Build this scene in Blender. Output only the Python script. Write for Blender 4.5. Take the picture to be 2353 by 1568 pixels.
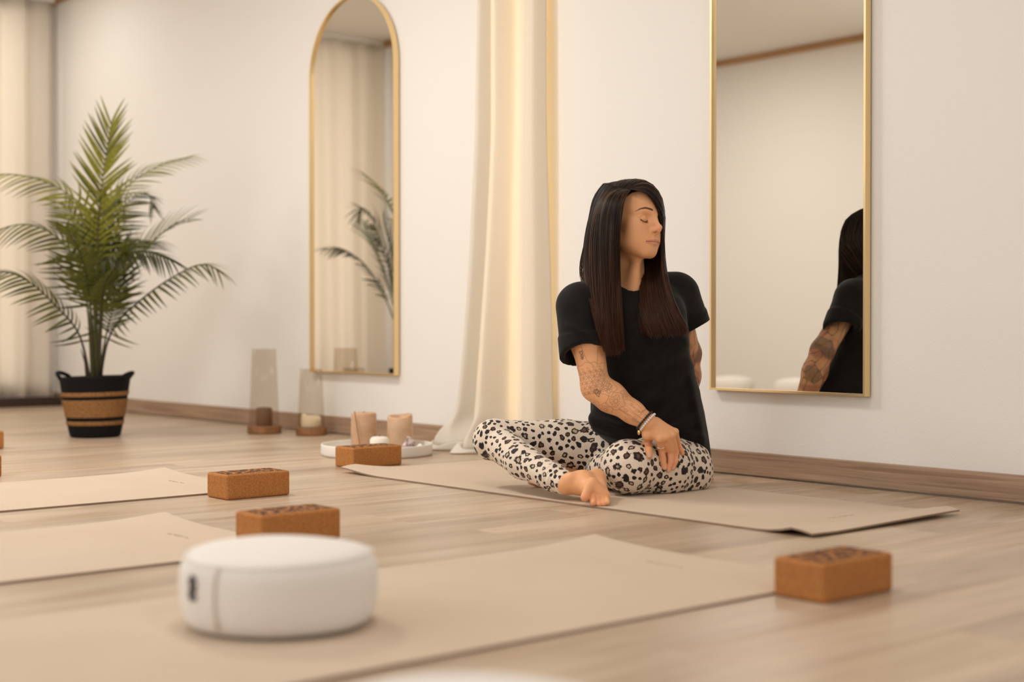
import bpy, bmesh, math, random
import numpy as np
from mathutils import Vector, Matrix

for _o in list(bpy.data.objects):
    bpy.data.objects.remove(_o, do_unlink=True)
SC = bpy.context.scene
COL = SC.collection

# ------------------------------------------------------------------ camera
F_PX, CXP, CYP = 3268.0, 1176.5, 784.0
CAM_H = 0.48
YAW, PITCH = math.radians(49.3), math.radians(0.60)
cam_d = bpy.data.cameras.new('camera')
cam = bpy.data.objects.new('camera', cam_d)
COL.objects.link(cam)
cam.location = (0, 0, CAM_H)
cam.rotation_euler = (math.pi / 2 - PITCH, 0, YAW)
cam_d.sensor_width = 36.0
cam_d.lens = F_PX / 2353.0 * 36.0
cam_d.clip_start = 0.05
cam_d.dof.use_dof = True
cam_d.dof.focus_distance = 4.15
cam_d.dof.aperture_fstop = 1.8
SC.camera = cam

# ------------------------------------------------------------------ view, world, lights
SC.view_settings.view_transform = 'Standard'
SC.view_settings.look = 'None'
SC.view_settings.gamma = 1.0
SC.view_settings.use_curve_mapping = False
SC.view_settings.exposure = 0.33
world = bpy.data.worlds.new('world')
SC.world = world
world.use_nodes = True
world.node_tree.nodes['Background'].inputs[0].default_value = (0.95, 0.97, 1.0, 1)
world.node_tree.nodes['Background'].inputs[1].default_value = 0.6

def area_light(name, loc, rot, sx, sy, power, color, shape='RECTANGLE'):
    d = bpy.data.lights.new(name, 'AREA')
    d.shape = shape
    d.size = sx
    d.size_y = sy
    d.energy = power
    d.color = color
    o = bpy.data.objects.new(name, d)
    COL.objects.link(o)
    o.location = loc
    o.rotation_euler = rot
    return o

PI = math.pi
# daylight through the window in the wall to the left of the camera, the one far right, and the curtained one far left
area_light('daylight_window', (-3.3, -1.30, 1.45), (PI / 2, 0, 0), 3.0, 1.5, 27, (1.0, 0.985, 0.96))
area_light('daylight_window_right', (3.15, 1.2, 1.45), (PI / 2, 0, PI / 2), 3.2, 1.5, 15, (1.0, 0.99, 0.98))
area_light('daylight_behind_curtain', (-8.355, 2.35, 1.25), (PI / 2, 0, -PI / 2), 1.9, 2.2, 12, (1.0, 0.97, 0.92))
# warm ceiling lamps out of view; first pair added to brighten the left end
for lx, ly, lp in ((-7.6, 2.75, 5.5), (-6.2, 1.6, 9), (-4.5, 1.8, 26), (-2.1, 1.6, 10), (-6.4, 0.3, 19), (0.6, 1.2, 12)):
    area_light('ceiling_lamp_and_fill', (lx, ly, 2.455), (0, 0, 0), 0.55, 0.55, lp, (1.0, 0.965, 0.905) if lx < -4 else (1.0, 0.94, 0.865), 'DISK')

# ------------------------------------------------------------------ helpers: where things stand
VV = np.array([-math.sin(YAW), math.cos(YAW), 0.0])       # horizontal viewing direction
RR = np.array([math.cos(YAW), math.sin(YAW), 0.0])        # to the right of it
ZZ = np.array([0.0, 0.0, 1.0])
FW = VV * math.cos(PITCH) - ZZ * math.sin(PITCH)
UP = ZZ * math.cos(PITCH) + VV * math.sin(PITCH)
CP = np.array([0.0, 0.0, CAM_H])

def ray(px, py):
    return FW + RR * ((px - CXP) / F_PX) + UP * ((CYP - py) / F_PX)

def G(px, py, z=0.0):
    d = ray(px, py)
    return CP + d * ((z - CAM_H) / d[2])

def W(px, py, c):
    d = ray(px, py)
    return CP + d * (c / float(np.dot(d, VV)))

def onY(px, py, y):
    d = ray(px, py)
    return CP + d * (y / d[1])

def lerp(a, b, t):
    return a + (b - a) * t

def smooth01(t):
    t = np.clip(t, 0, 1)
    return t * t * (3 - 2 * t)

def link(name, me, parent=None, mat=None, smooth=False):
    o = bpy.data.objects.new(name, me)
    COL.objects.link(o)
    if mat is not None:
        me.materials.clear()
        me.materials.append(mat)
    if smooth:
        me.shade_smooth()
    if parent is not None:
        o.parent = parent
    return o

def tag(o, label, cat, group=None):
    o['label'] = label
    o['category'] = cat
    if group:
        o['group'] = group
    return o

def structure(o):
    o['kind'] = 'structure'
    return o

def thing(name, loc, label, cat, group=None, rz=0.0):
    o = bpy.data.objects.new(name, None)
    COL.objects.link(o)
    o.empty_display_size = 0.05
    o.location = tuple(loc)
    o.rotation_euler = (0, 0, rz)
    return tag(o, label, cat, group)

def mesh_np(name, v, f):
    me = bpy.data.meshes.new(name)
    v = np.asarray(v, dtype=np.float64)
    if isinstance(f, np.ndarray):
        n, k = f.shape
        me.vertices.add(len(v))
        me.vertices.foreach_set('co', v.astype(np.float32).ravel())
        me.loops.add(n * k)
        me.loops.foreach_set('vertex_index', f.astype(np.int32).ravel())
        me.polygons.add(n)
        me.polygons.foreach_set('loop_start', np.arange(0, n * k, k, dtype=np.int32))
        me.update(calc_edges=True)
        me.validate()
    else:
        me.from_pydata([tuple(p) for p in v], [], [tuple(q) for q in f])
        me.update()
    return me

def bm_mesh(name, bm):
    me = bpy.data.meshes.new(name)
    bmesh.ops.recalc_face_normals(bm, faces=bm.faces[:])
    bm.to_mesh(me)
    bm.free()
    return me

def box_mesh(name, lo, hi, bevel=0.0, seg=2):
    bm = bmesh.new()
    bmesh.ops.create_cube(bm, size=1.0)
    lo, hi = Vector(lo), Vector(hi)
    for v in bm.verts:
        v.co = Vector(((v.co[i] + 0.5) * (hi[i] - lo[i]) + lo[i]) for i in range(3))
    if bevel > 0:
        bmesh.ops.bevel(bm, geom=bm.edges[:], offset=bevel, segments=seg, profile=0.5, affect='EDGES')
    return bm_mesh(name, bm)

def box(name, lo, hi, mat, parent=None, bevel=0.0, seg=2):
    return link(name, box_mesh(name, lo, hi, bevel, seg), parent, mat, smooth=False)

def lathe_mesh(name, prof, n=48, close=True, wob=None):
    """prof: list of (r, z); a surface of revolution about z."""
    bm = bmesh.new()
    rings = []
    for (r, z) in prof:
        if r < 1e-6:
            rings.append([bm.verts.new((0, 0, z))])
        else:
            ring = []
            for i in range(n):
                a = 2 * PI * i / n
                rr, zz = (r, z) if wob is None else wob(r, z, a)
                ring.append(bm.verts.new((rr * math.cos(a), rr * math.sin(a), zz)))
            rings.append(ring)
    for k in range(len(rings) - 1):
        A, B = rings[k], rings[k + 1]
        for i in range(n):
            j = (i + 1) % n
            if len(A) == 1 and len(B) == 1:
                continue
            if len(A) == 1:
                bm.faces.new((A[0], B[i], B[j]))
            elif len(B) == 1:
                bm.faces.new((A[i], A[j], B[0]))
            else:
                bm.faces.new((A[i], A[j], B[j], B[i]))
    return bm_mesh(name, bm)

def catmull(P, n):
    P = np.asarray(P, dtype=float)
    Q = np.vstack([2 * P[0] - P[1], P, 2 * P[-1] - P[-2]])
    m = len(P) - 1
    t = np.linspace(0, m, n)
    i = np.minimum(t.astype(int), m - 1)
    u = (t - i)[:, None]
    a, b, c, d = Q[i], Q[i + 1], Q[i + 2], Q[i + 3]
    return 0.5 * ((2 * b) + (-a + c) * u + (2 * a - 5 * b + 4 * c - d) * u ** 2 + (-a + 3 * b - 3 * c + d) * u ** 3)

def tube_arrays(P, R, n=6, cap=True):
    P = np.asarray(P, float)
    m = len(P)
    R = np.broadcast_to(np.asarray(R, float), (m,))
    T = np.gradient(P, axis=0)
    T /= np.linalg.norm(T, axis=1)[:, None] + 1e-12
    ref = np.array([0, 0, 1.0]) if abs(T[0][2]) < 0.9 else np.array([1.0, 0, 0])
    N = np.cross(T[0], ref)
    N /= np.linalg.norm(N)
    vs = []
    for k in range(m):
        N = N - T[k] * np.dot(N, T[k])
        N /= np.linalg.norm(N)
        B = np.cross(T[k], N)
        for i in range(n):
            a = 2 * PI * i / n
            vs.append(P[k] + R[k] * (math.cos(a) * N + math.sin(a) * B))
    fs = []
    for k in range(m - 1):
        for i in range(n):
            j = (i + 1) % n
            fs.append((k * n + i, k * n + j, (k + 1) * n + j, (k + 1) * n + i))
    if cap:
        fs.append(tuple(range(n - 1, -1, -1)))
        fs.append(tuple((m - 1) * n + i for i in range(n)))
    return vs, fs

def tube_mesh(name, P, R, n=6):
    v, f = tube_arrays(P, R, n)
    return mesh_np(name, v, f)

# ------------------------------------------------------------------ materials
class M:
    def __init__(self, name):
        self.m = bpy.data.materials.new(name)
        self.m.use_nodes = True
        self.t = self.m.node_tree
        self.b = self.t.nodes['Principled BSDF']
        self.out = self.t.nodes['Material Output']
    def n(self, kind, **kw):
        nd = self.t.nodes.new(kind)
        for k, v in kw.items():
            setattr(nd, k, v)
        return nd
    def l(self, a, b):
        self.t.links.new(a, b)
    def set(self, **kw):
        names = {'color': 'Base Color', 'rough': 'Roughness', 'metal': 'Metallic', 'spec': 'Specular IOR Level',
                 'sss': 'Subsurface Weight', 'sheen': 'Sheen Weight', 'trans': 'Transmission Weight', 'ior': 'IOR',
                 'coat': 'Coat Weight', 'sssr': 'Subsurface Radius', 'ssss': 'Subsurface Scale'}
        for k, v in kw.items():
            if k == 'color' and len(v) == 3:
                v = (*v, 1)
            self.b.inputs[names[k]].default_value = v
        return self
    def coord(self, which='Object', scale=(1, 1, 1), rot=(0, 0, 0)):
        tc = self.n('ShaderNodeTexCoord')
        mp = self.n('ShaderNodeMapping')
        mp.inputs['Scale'].default_value = scale
        mp.inputs['Rotation'].default_value = rot
        self.l(tc.outputs[which], mp.inputs[0])
        return mp.outputs[0]
    def noise(self, vec, scale, detail=3, rough=0.5, dist=0.0):
        nd = self.n('ShaderNodeTexNoise')
        nd.inputs['Scale'].default_value = scale
        nd.inputs['Detail'].default_value = detail
        nd.inputs['Roughness'].default_value = rough
        nd.inputs['Distortion'].default_value = dist
        if vec is not None:
            self.l(vec, nd.inputs['Vector'])
        return nd
    def ramp(self, fac, stops):
        r = self.n('ShaderNodeValToRGB')
        e = r.color_ramp.elements
        while len(e) > 1:
            e.remove(e[-1])
        e[0].position = stops[0][0]
        e[0].color = (*stops[0][1], 1)
        for p, c in stops[1:]:
            x = e.new(p)
            x.color = (*c, 1)
        self.l(fac, r.inputs[0])
        return r.outputs[0]
    def math(self, op, a, b=None, clamp=False):
        nd = self.n('ShaderNodeMath', operation=op)
        nd.use_clamp = clamp
        for i, x in enumerate((a, b)):
            if x is None:
                continue
            if isinstance(x, (int, float)):
                nd.inputs[i].default_value = x
            else:
                self.l(x, nd.inputs[i])
        return nd.outputs[0]
    def mix(self, fac, a, b, blend='MIX'):
        nd = self.n('ShaderNodeMix', data_type='RGBA', blend_type=blend)
        for i, x in ((0, fac), (6, a), (7, b)):
            if isinstance(x, (int, float)):
                nd.inputs[i].default_value = x
            elif isinstance(x, tuple):
                nd.inputs[i].default_value = (*x, 1)
            else:
                self.l(x, nd.inputs[i])
        return nd.outputs[2]
    def color(self, sock):
        self.l(sock, self.b.inputs['Base Color'])
        return self
    def bump(self, h, strength, dist=0.001):
        bp = self.n('ShaderNodeBump')
        bp.inputs['Strength'].default_value = strength
        bp.inputs['Distance'].default_value = dist
        self.l(h, bp.inputs['Height'])
        self.l(bp.outputs[0], self.b.inputs['Normal'])
        return self

def mat_plain(name, color, rough=0.6, metal=0.0, spec=0.5, **kw):
    return M(name).set(color=color, rough=rough, metal=metal, spec=spec, **kw).m

def mat_wall(name, color):
    m = M(name).set(color=color, rough=0.85, spec=0.25)
    v = m.coord('Object')
    n1 = m.noise(v, 170, 1, 0.6)
    m.bump(n1.outputs[0], 0.35, 0.0015)
    return m.m

def mat_wood_floor():
    m = M('laminate_oak')
    tc = m.n('ShaderNodeTexCoord')
    oi = m.n('ShaderNodeObjectInfo')
    off = m.n('ShaderNodeVectorMath', operation='ADD')
    m.l(tc.outputs['Object'], off.inputs[0])
    sc = m.n('ShaderNodeVectorMath', operation='SCALE')
    m.l(oi.outputs['Location'], sc.inputs[0])
    sc.inputs['Scale'].default_value = 3.7
    m.l(sc.outputs[0], off.inputs[1])
    mp = m.n('ShaderNodeMapping')
    mp.inputs['Scale'].default_value = (9.0, 0.75, 1)
    m.l(off.outputs[0], mp.inputs[0])
    big = m.noise(mp.outputs[0], 1.0, 3, 0.55, 1.2)
    mp2 = m.n('ShaderNodeMapping')
    mp2.inputs['Scale'].default_value = (110, 3.0, 1)
    m.l(off.outputs[0], mp2.inputs[0])
    fine = m.noise(mp2.outputs[0], 1.0, 2, 0.65, 0.3)
    base = m.ramp(big.outputs[0], [(0.28, (0.41, 0.290, 0.196)), (0.5, (0.54, 0.415, 0.302)), (0.72, (0.64, 0.520, 0.400))])
    fg = m.ramp(fine.outputs[0], [(0.33, (0.74, 0.70, 0.66)), (0.55, (1, 1, 1)), (0.8, (1.05, 1.04, 1.02))])
    c = m.mix(0.75, base, fg, 'MULTIPLY')
    tone = m.ramp(oi.outputs['Random'], [(0, (0.90, 0.885, 0.87)), (0.5, (1, 1, 1)), (1, (1.06, 1.03, 0.98))])
    m.color(m.mix(1.0, c, tone, 'MULTIPLY'))
    rg = m.math('ADD', m.math('MULTIPLY', fine.outputs[0], 0.16), 0.27)
    m.l(rg, m.b.inputs['Roughness'])
    m.set(spec=0.45)
    m.bump(fine.outputs[0], 0.12, 0.0006)
    return m.m

def mat_wood(name, dark, light, axis_scale=(2, 60, 60), rough=0.5):
    m = M(name).set(rough=rough, spec=0.35)
    v = m.coord('Object', axis_scale)
    n1 = m.noise(v, 1.0, 5, 0.62, 0.6)
    m.color(m.ramp(n1.outputs[0], [(0.30, dark), (0.68, light)]))
    m.bump(n1.outputs[0], 0.25, 0.0006)
    return m.m

def mat_mat():
    m = M('yoga_mat_beige').set(rough=0.82, spec=0.25)
    v = m.coord('Object')
    ch = m.n('ShaderNodeTexChecker')
    ch.inputs['Scale'].default_value = 330
    m.l(v, ch.inputs['Vector'])
    n1 = m.noise(v, 3.0, 3, 0.5)
    n2 = m.noise(v, 900, 1, 0.5)
    c = m.ramp(n1.outputs[0], [(0.3, (0.625, 0.500, 0.385)), (0.7, (0.675, 0.548, 0.428))])
    c = m.mix(0.16, c, m.ramp(n2.outputs[0], [(0.3, (0.30, 0.21, 0.14)), (0.7, (0.76, 0.62, 0.48))]))
    m.color(c)
    h = m.math('ADD', m.math('MULTIPLY', ch.outputs['Fac'], 0.6), n2.outputs[0])
    m.bump(h, 0.3, 0.0006)
    return m.m

def mat_cork(printed):
    m = M('cork_printed' if printed else 'cork').set(rough=0.8, spec=0.2)
    v = m.coord('Object')
    n1 = m.noise(v, 420, 2, 0.6)
    n2 = m.noise(v, 60, 2, 0.5)
    c = m.ramp(n1.outputs[0], [(0.25, (0.26, 0.088, 0.024)), (0.5, (0.45, 0.185, 0.056)), (0.78, (0.62, 0.30, 0.105))])
    c = m.mix(0.12, c, n2.outputs[1], 'SOFT_LIGHT')
    if printed:
        # leopard print stamped on the top face, inside a margin
        vv = m.coord('Object', (1, 1, 0.0))
        wob = m.noise(vv, 70, 2, 0.5)
        sub = m.n('ShaderNodeVectorMath', operation='MULTIPLY_ADD')
        m.l(wob.outputs[1], sub.inputs[0])
        sub.inputs[1].default_value = (0.010, 0.010, 0)
        m.l(vv, sub.inputs[2])
        vo = m.n('ShaderNodeTexVoronoi', voronoi_dimensions='2D', feature='F1')
        vo.inputs['Scale'].default_value = 66
        vo.inputs['Randomness'].default_value = 0.85
        m.l(sub.outputs[0], vo.inputs['Vector'])
        ring = m.ramp(vo.outputs['Distance'], [(0.08, (0.0,) * 3), (0.14, (1.0,) * 3), (0.42, (1.0,) * 3), (0.46, (0.0,) * 3)])
        inner = m.ramp(vo.outputs['Distance'], [(0.12, (1.0,) * 3), (0.18, (0.0,) * 3)])
        sx = m.n('ShaderNodeSeparateXYZ')
        m.l(m.coord('Object'), sx.inputs[0])
        inx = m.math('LESS_THAN', m.math('ABSOLUTE', sx.outputs[0]), 0.048)
        iny = m.math('LESS_THAN', m.math('ABSOLUTE', sx.outputs[1]), 0.094)
        inz = m.math('GREATER_THAN', sx.outputs[2], 0.0685)
        mask = m.math('MULTIPLY', m.math('MULTIPLY', inx, iny), inz)
        c = m.mix(m.math('MULTIPLY', mask, ring), c, (0.012, 0.006, 0.008))
        c = m.mix(m.math('MULTIPLY', mask, m.math('MULTIPLY', inner, 0.75)), c, (0.10, 0.038, 0.014))
    m.color(c)
    m.bump(n1.outputs[0], 0.2, 0.0008)
    return m.m

def mat_cloth(name, color, scale=900, rough=0.9, transl=0.0, bump=0.3):
    m = M(name).set(color=color, rough=rough, spec=0.15, sheen=0.15)
    v = m.coord('Object')
    n1 = m.noise(v, scale, 2, 0.6)
    n2 = m.noise(v, 14, 3, 0.5)
    m.color(m.mix(0.10, color, m.ramp(n1.outputs[0], [(0.3, tuple(x * 0.6 for x in color)), (0.7, tuple(min(1, x * 1.15) for x in color))])))
    m.bump(m.math('ADD', n1.outputs[0], m.math('MULTIPLY', n2.outputs[0], 0.5)), bump, 0.0008)
    if transl > 0:
        tr = m.n('ShaderNodeBsdfTranslucent')
        tr.inputs[0].default_value = (*color, 1)
        mx = m.n('ShaderNodeMixShader')
        mx.inputs[0].default_value = transl
        m.l(m.b.outputs[0], mx.inputs[1])
        m.l(tr.outputs[0], mx.inputs[2])
        m.l(mx.outputs[0], m.out.inputs[0])
    return m.m

def mat_glass(name, tint, gloss=0.14):
    m = M(name)
    tr = m.n('ShaderNodeBsdfTransparent')
    tr.inputs[0].default_value = (*tint, 1)
    gl = m.n('ShaderNodeBsdfGlossy')
    gl.inputs['Roughness'].default_value = 0.04
    fr = m.n('ShaderNodeLayerWeight')
    fr.inputs['Blend'].default_value = 0.18
    mx = m.n('ShaderNodeMixShader')
    m.l(m.math('MULTIPLY', fr.outputs['Facing'], gloss), mx.inputs[0])
    m.l(tr.outputs[0], mx.inputs[1])
    m.l(gl.outputs[0], mx.inputs[2])
    m.l(mx.outputs[0], m.out.inputs[0])
    return m.m

def mat_wax(name, color, color_low=None, zspan=0.14):
    m = M(name).set(color=color, rough=0.5, spec=0.4, sss=0.4, sssr=(0.8, 0.5, 0.3), ssss=0.03)
    v = m.coord('Object')
    n1 = m.noise(v, 22, 3, 0.55)
    c2 = color_low or tuple(x * 0.85 for x in color)
    m.color(m.ramp(n1.outputs[0], [(0.3, c2), (0.7, color)]))
    return m.m

# ================================================================== the room
YW = 3.545           # wall with the mirrors
XL = -8.39           # far left wall with the curtain
YR = -1.13           # wall to the left of the camera
XR = 3.00
CEIL = 2.475
XP, YP = -7.85, 1.20  # a projecting pier at the end of the curtain niche

m_wall = mat_wall('plaster_white', (0.86, 0.835, 0.80))
m_ceil = mat_plain('ceiling_paint', (0.80, 0.77, 0.73), 0.85, 0, 0.25)
m_floor = mat_wood_floor()
m_base = mat_wood('baseboard_oak', (0.27, 0.165, 0.105), (0.47, 0.325, 0.225), (2.2, 40, 90), 0.45)
m_trim = mat_wood('trim_wood', (0.36, 0.19, 0.085), (0.56, 0.34, 0.17), (2.0, 40, 60), 0.5)
m_dark = mat_plain('shadow_gap', (0.015, 0.011, 0.009), 0.9)

T = 0.12
structure(box('wall_back', (XL - T, YW, -0.05), (XR + T, YW + T, CEIL + 0.1), m_wall))
structure(box('wall_left', (XL - T, YP, -0.05), (XL, YW, CEIL + 0.1), m_wall))
structure(box('wall_pier', (XL - T, YR - T, -0.05), (XP, YP, CEIL + 0.1), m_wall))
# wall beside the camera with a window opening
wf = structure(box('wall_front', (XP, YR - T, -0.05), (-4.8, YR, CEIL + 0.1), m_wall))
box('wall_section', (-1.8, YR - T, -0.05), (XR + T, YR, CEIL + 0.1), m_wall, wf)
box('wall_section', (-4.8, YR - T, -0.05), (-1.8, YR, 0.7), m_wall, wf)
box('wall_section', (-4.8, YR - T, 2.2), (-1.8, YR, CEIL + 0.1), m_wall, wf)
wr = structure(box('wall_right', (XR, YR, -0.05), (XR + T, -0.4, CEIL + 0.1), m_wall))
box('wall_section', (XR, 2.8, -0.05), (XR + T, YW, CEIL + 0.1), m_wall, wr)
box('wall_section', (XR, -0.4, -0.05), (XR + T, 2.8, 0.7), m_wall, wr)
box('wall_section', (XR, -0.4, 2.2), (XR + T, 2.8, CEIL + 0.1), m_wall, wr)
structure(box('ceiling', (XL - T, YR - T, CEIL), (XR + T, YW + T, CEIL + 0.12), m_ceil))

# skirting board along the mirror wall, a dark joint under it
structure(box('baseboard_back', (XL, YW - 0.016, 0.004), (XR, YW, 0.078), m_base, None, 0.003, 2))
structure(box('floor_strip_left', (XL, YP, 0.002), (XL + 0.13, YW - 0.016, 0.052), mat_plain('dark_brown_strip', (0.035, 0.018, 0.010), 0.6), None, 0.003, 2))  # dark brown strip along the floor, showing below the curtain hem
# wooden trims where walls meet the ceiling
structure(box('trim_1', (XL, YW - 0.03, CEIL - 0.045), (XR, YW, CEIL), m_trim, None, 0.004))
structure(box('trim_2', (XL, YP, CEIL - 0.045), (XL + 0.03, YW - 0.03, CEIL), m_trim, None, 0.004))
structure(box('trim_3', (XP, YR, CEIL - 0.045), (XR, YR + 0.03, CEIL), m_trim, None, 0.004))
structure(box('trim_4', (XP, YR + 0.03, CEIL - 0.045), (XP + 0.03, YP + 0.03, CEIL), m_trim, None, 0.004))
structure(box('trim_5', (XL + 0.03, YP, CEIL - 0.045), (XP, YP + 0.03, CEIL), m_trim, None, 0.004))

# floor: laminate planks running towards the mirror wall
floor = structure(box('floor', (XL - T, YR - T, -0.06), (XR + T, YW, -0.009), m_dark))
PW, PL = 0.193, 1.285
plank_me = box_mesh('plank', (0.0004, 0.0004, -0.009), (PW - 0.0004, PL - 0.0004, 0.0), 0.0006, 1)
plank_me.materials.append(m_floor)
rnd = random.Random(4)
ix = 0
x = XL
while x < 0.6:
    y = YR - rnd.random() * PL
    while y < YW:
        lo, hi = max(y, YR), min(y + PL, YW)
        if hi - lo > 0.03:
            o = link('plank', plank_me, floor)
            o.location = (x, lo, 0)
            o.scale = (1, (hi - lo) / PL, 1)
        y += PL
    x += PW
rest_me = box_mesh('plank_rest', (x, YR, -0.009), (XR, YW, 0.0), 0)
link('plank', rest_me, floor, m_floor)

# ================================================================== yoga mats
m_mat = mat_mat()
m_mat_edge = mat_plain('mat_edge', (0.30, 0.20, 0.14), 0.9)
m_mark = mat_plain('mat_mark', (0.50, 0.385, 0.285), 0.9)

def mat_obj(x0, x1, y0, y1, label, curl, mark=None, th=0.0045):
    """curl(x, y) -> lift of the sheet in metres."""
    nx, ny = max(2, int((x1 - x0) / 0.03)), max(2, int((y1 - y0) / 0.03))
    vs, fs = [], []
    for j in range(ny + 1):
        for i in range(nx + 1):
            X, Y = lerp(x0, x1, i / nx), lerp(y0, y1, j / ny)
            vs.append((X, Y, 0.0006 + curl(X, Y)))
    for j in range(ny):
        for i in range(nx):
            a = j * (nx + 1) + i
            fs.append((a, a + 1, a + nx + 2, a + nx + 1))
    nb = len(vs)
    vs += [(a, b, c + th) for a, b, c in vs]
    top = [tuple(nb + k for k in f) for f in fs]
    bot = [tuple(reversed(f)) for f in fs]
    edge = []
    ring = [i for i in range(nx + 1)] + [j * (nx + 1) + nx for j in range(1, ny + 1)] + \
           [ny * (nx + 1) + i for i in range(nx - 1, -1, -1)] + [j * (nx + 1) for j in range(ny - 1, 0, -1)]
    for a, b in zip(ring, ring[1:] + ring[:1]):
        edge.append((a, b, nb + b, nb + a))
    root = thing('yoga_mat', ((x0 + x1) / 2, (y0 + y1) / 2, 0), label, 'yoga mat', 'beige yoga mats')
    off = np.array([(x0 + x1) / 2, (y0 + y1) / 2, 0])
    me = mesh_np('sheet', np.array(vs) - off, top + bot)
    link('sheet', me, root, m_mat, True)
    used = np.array(vs) - off
    me2 = mesh_np('edge_binding', used, edge)
    link('edge_binding', me2, root, m_mat_edge)
    if mark is not None:
        # the small lettering-like brand mark pressed into the mat near its end
        mx, my, ang = mark
        mv, mf = [], []
        r2 = random.Random(int(mx * 1000) & 255)
        for q in range(9):
            s = -0.045 + 0.0112 * q
            pts = [np.array([mx + math.cos(ang) * (s + 0.009 * t) - math.sin(ang) * dy,
                             my + math.sin(ang) * (s + 0.009 * t) + math.cos(ang) * dy,
                             th + 0.0009 + curl(mx, my)]) - off
                   for t, dy in ((0, r2.uniform(-.004, .004)), (.4, r2.uniform(-.006, .006)), (.7, r2.uniform(-.006, .006)), (1, r2.uniform(-.004, .004)))]
            v, f = tube_arrays(catmull(pts, 8), 0.0007, 4)
            k = len(mv)
            mv += v
            mf += [tuple(k + i for i in g) for g in f]
        link('pressed_mark', mesh_np('pressed_mark', mv, mf), root, m_mark)
    return root

def corner(x, y, cx, cy, rad, lift):
    d = math.hypot(x - cx, y - cy)
    return lift * max(0.0, 1 - d / rad) ** 2

A = G(1868, 1238)
B = G(782, 1087)
C = G(2190, 1190)
mx0, mx1 = B[0], A[0]
my0 = 0.5 * (A[1] + B[1])
my1 = my0 + 0.60
mat_obj(mx0, mx1, my0, my1, 'beige yoga mat under the seated woman, lying along the mirror wall',
        lambda x, y: corner(x, y, mx0, my0 + 0.05, 0.24, 0.022) +
        0.016 * math.exp(-((x - mx1 + 0.035) / 0.05) ** 2) * (0.35 + 0.65 * smooth01((y - my0) / 0.6)) + 0.010 * corner(x, y, mx1 - 0.06, my0, 0.12, 1.0),
        mark=(mx1 - 0.16, my0 + 0.32, PI / 2))
# mats lying towards the wall
def side_mat(p_near, p_far_corner, label, mk=True, lift=0.012, y0=None):
    xn = G(*p_near)[0]
    c = G(*p_far_corner)
    xf, ye = c[0], c[1]
    ys = ye - 1.90 if y0 is None else y0
    return mat_obj(xf, xn, ys, ye, label,
                   lambda x, y: corner(x, y, xf, ye, 0.25, lift),
                   mark=((xf + xn) / 2, ye - 0.13, 0.0) if mk else None), xf, xn, ye
MAT1 = side_mat((300, 1153), (378, 1086), 'beige yoga mat farthest from the camera, reaching to the second cork block from the plant')
MAT2 = side_mat((200, 1321), (378, 1192), 'beige yoga mat between the white cushion and the farther mat at the left')
MAT3 = side_mat((1500, 1421), (1366, 1245), 'beige yoga mat nearest the camera, under the white round cushion')

# ================================================================== cork blocks
m_cork_p = mat_cork(True)
BX, BY, BZ = 0.113, 0.203, 0.070
block_me = box_mesh('cork_block', (-BX / 2, -BY / 2, 0.0), (BX / 2, BY / 2, BZ), 0.007, 3)
block_me.materials.append(m_cork_p)
def cork_block(corner_px, label, rz=0.0, z=0.0, which='front'):
    g = G(*corner_px, z)
    o = bpy.data.objects.new('cork_yoga_block', block_me)
    COL.objects.link(o)
    if which == 'front':      # nearest vertical edge
        ctr = (g[0] - BX / 2, g[1] + BY / 2)
    else:                     # right-hand end
        ctr = (g[0] - BX / 2, g[1] - BY / 2)
    o.location = (ctr[0], ctr[1], z)
    o.rotation_euler = (0, 0, rz)
    return tag(o, label, 'yoga block', 'cork yoga blocks on the floor')
cork_block((1895, 1391), 'cork yoga block nearest the camera, at the right, printed with leopard spots')
cork_block((521, 1151), 'cork yoga block at the end of the farthest mat, left of the white cushion')
cork_block((812, 1078), 'cork yoga block standing right in front of the white tray of candles')
cork_block((784, 1240), 'cork yoga block half hidden behind the white round cushion', which='right', z=0.0058)
cork_block((10, 1032), 'cork yoga block cut off by the left edge, the farther of two', which='right')
cork_block((5, 1097), 'cork yoga block cut off by the left edge, the nearer of two', which='right')

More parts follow.
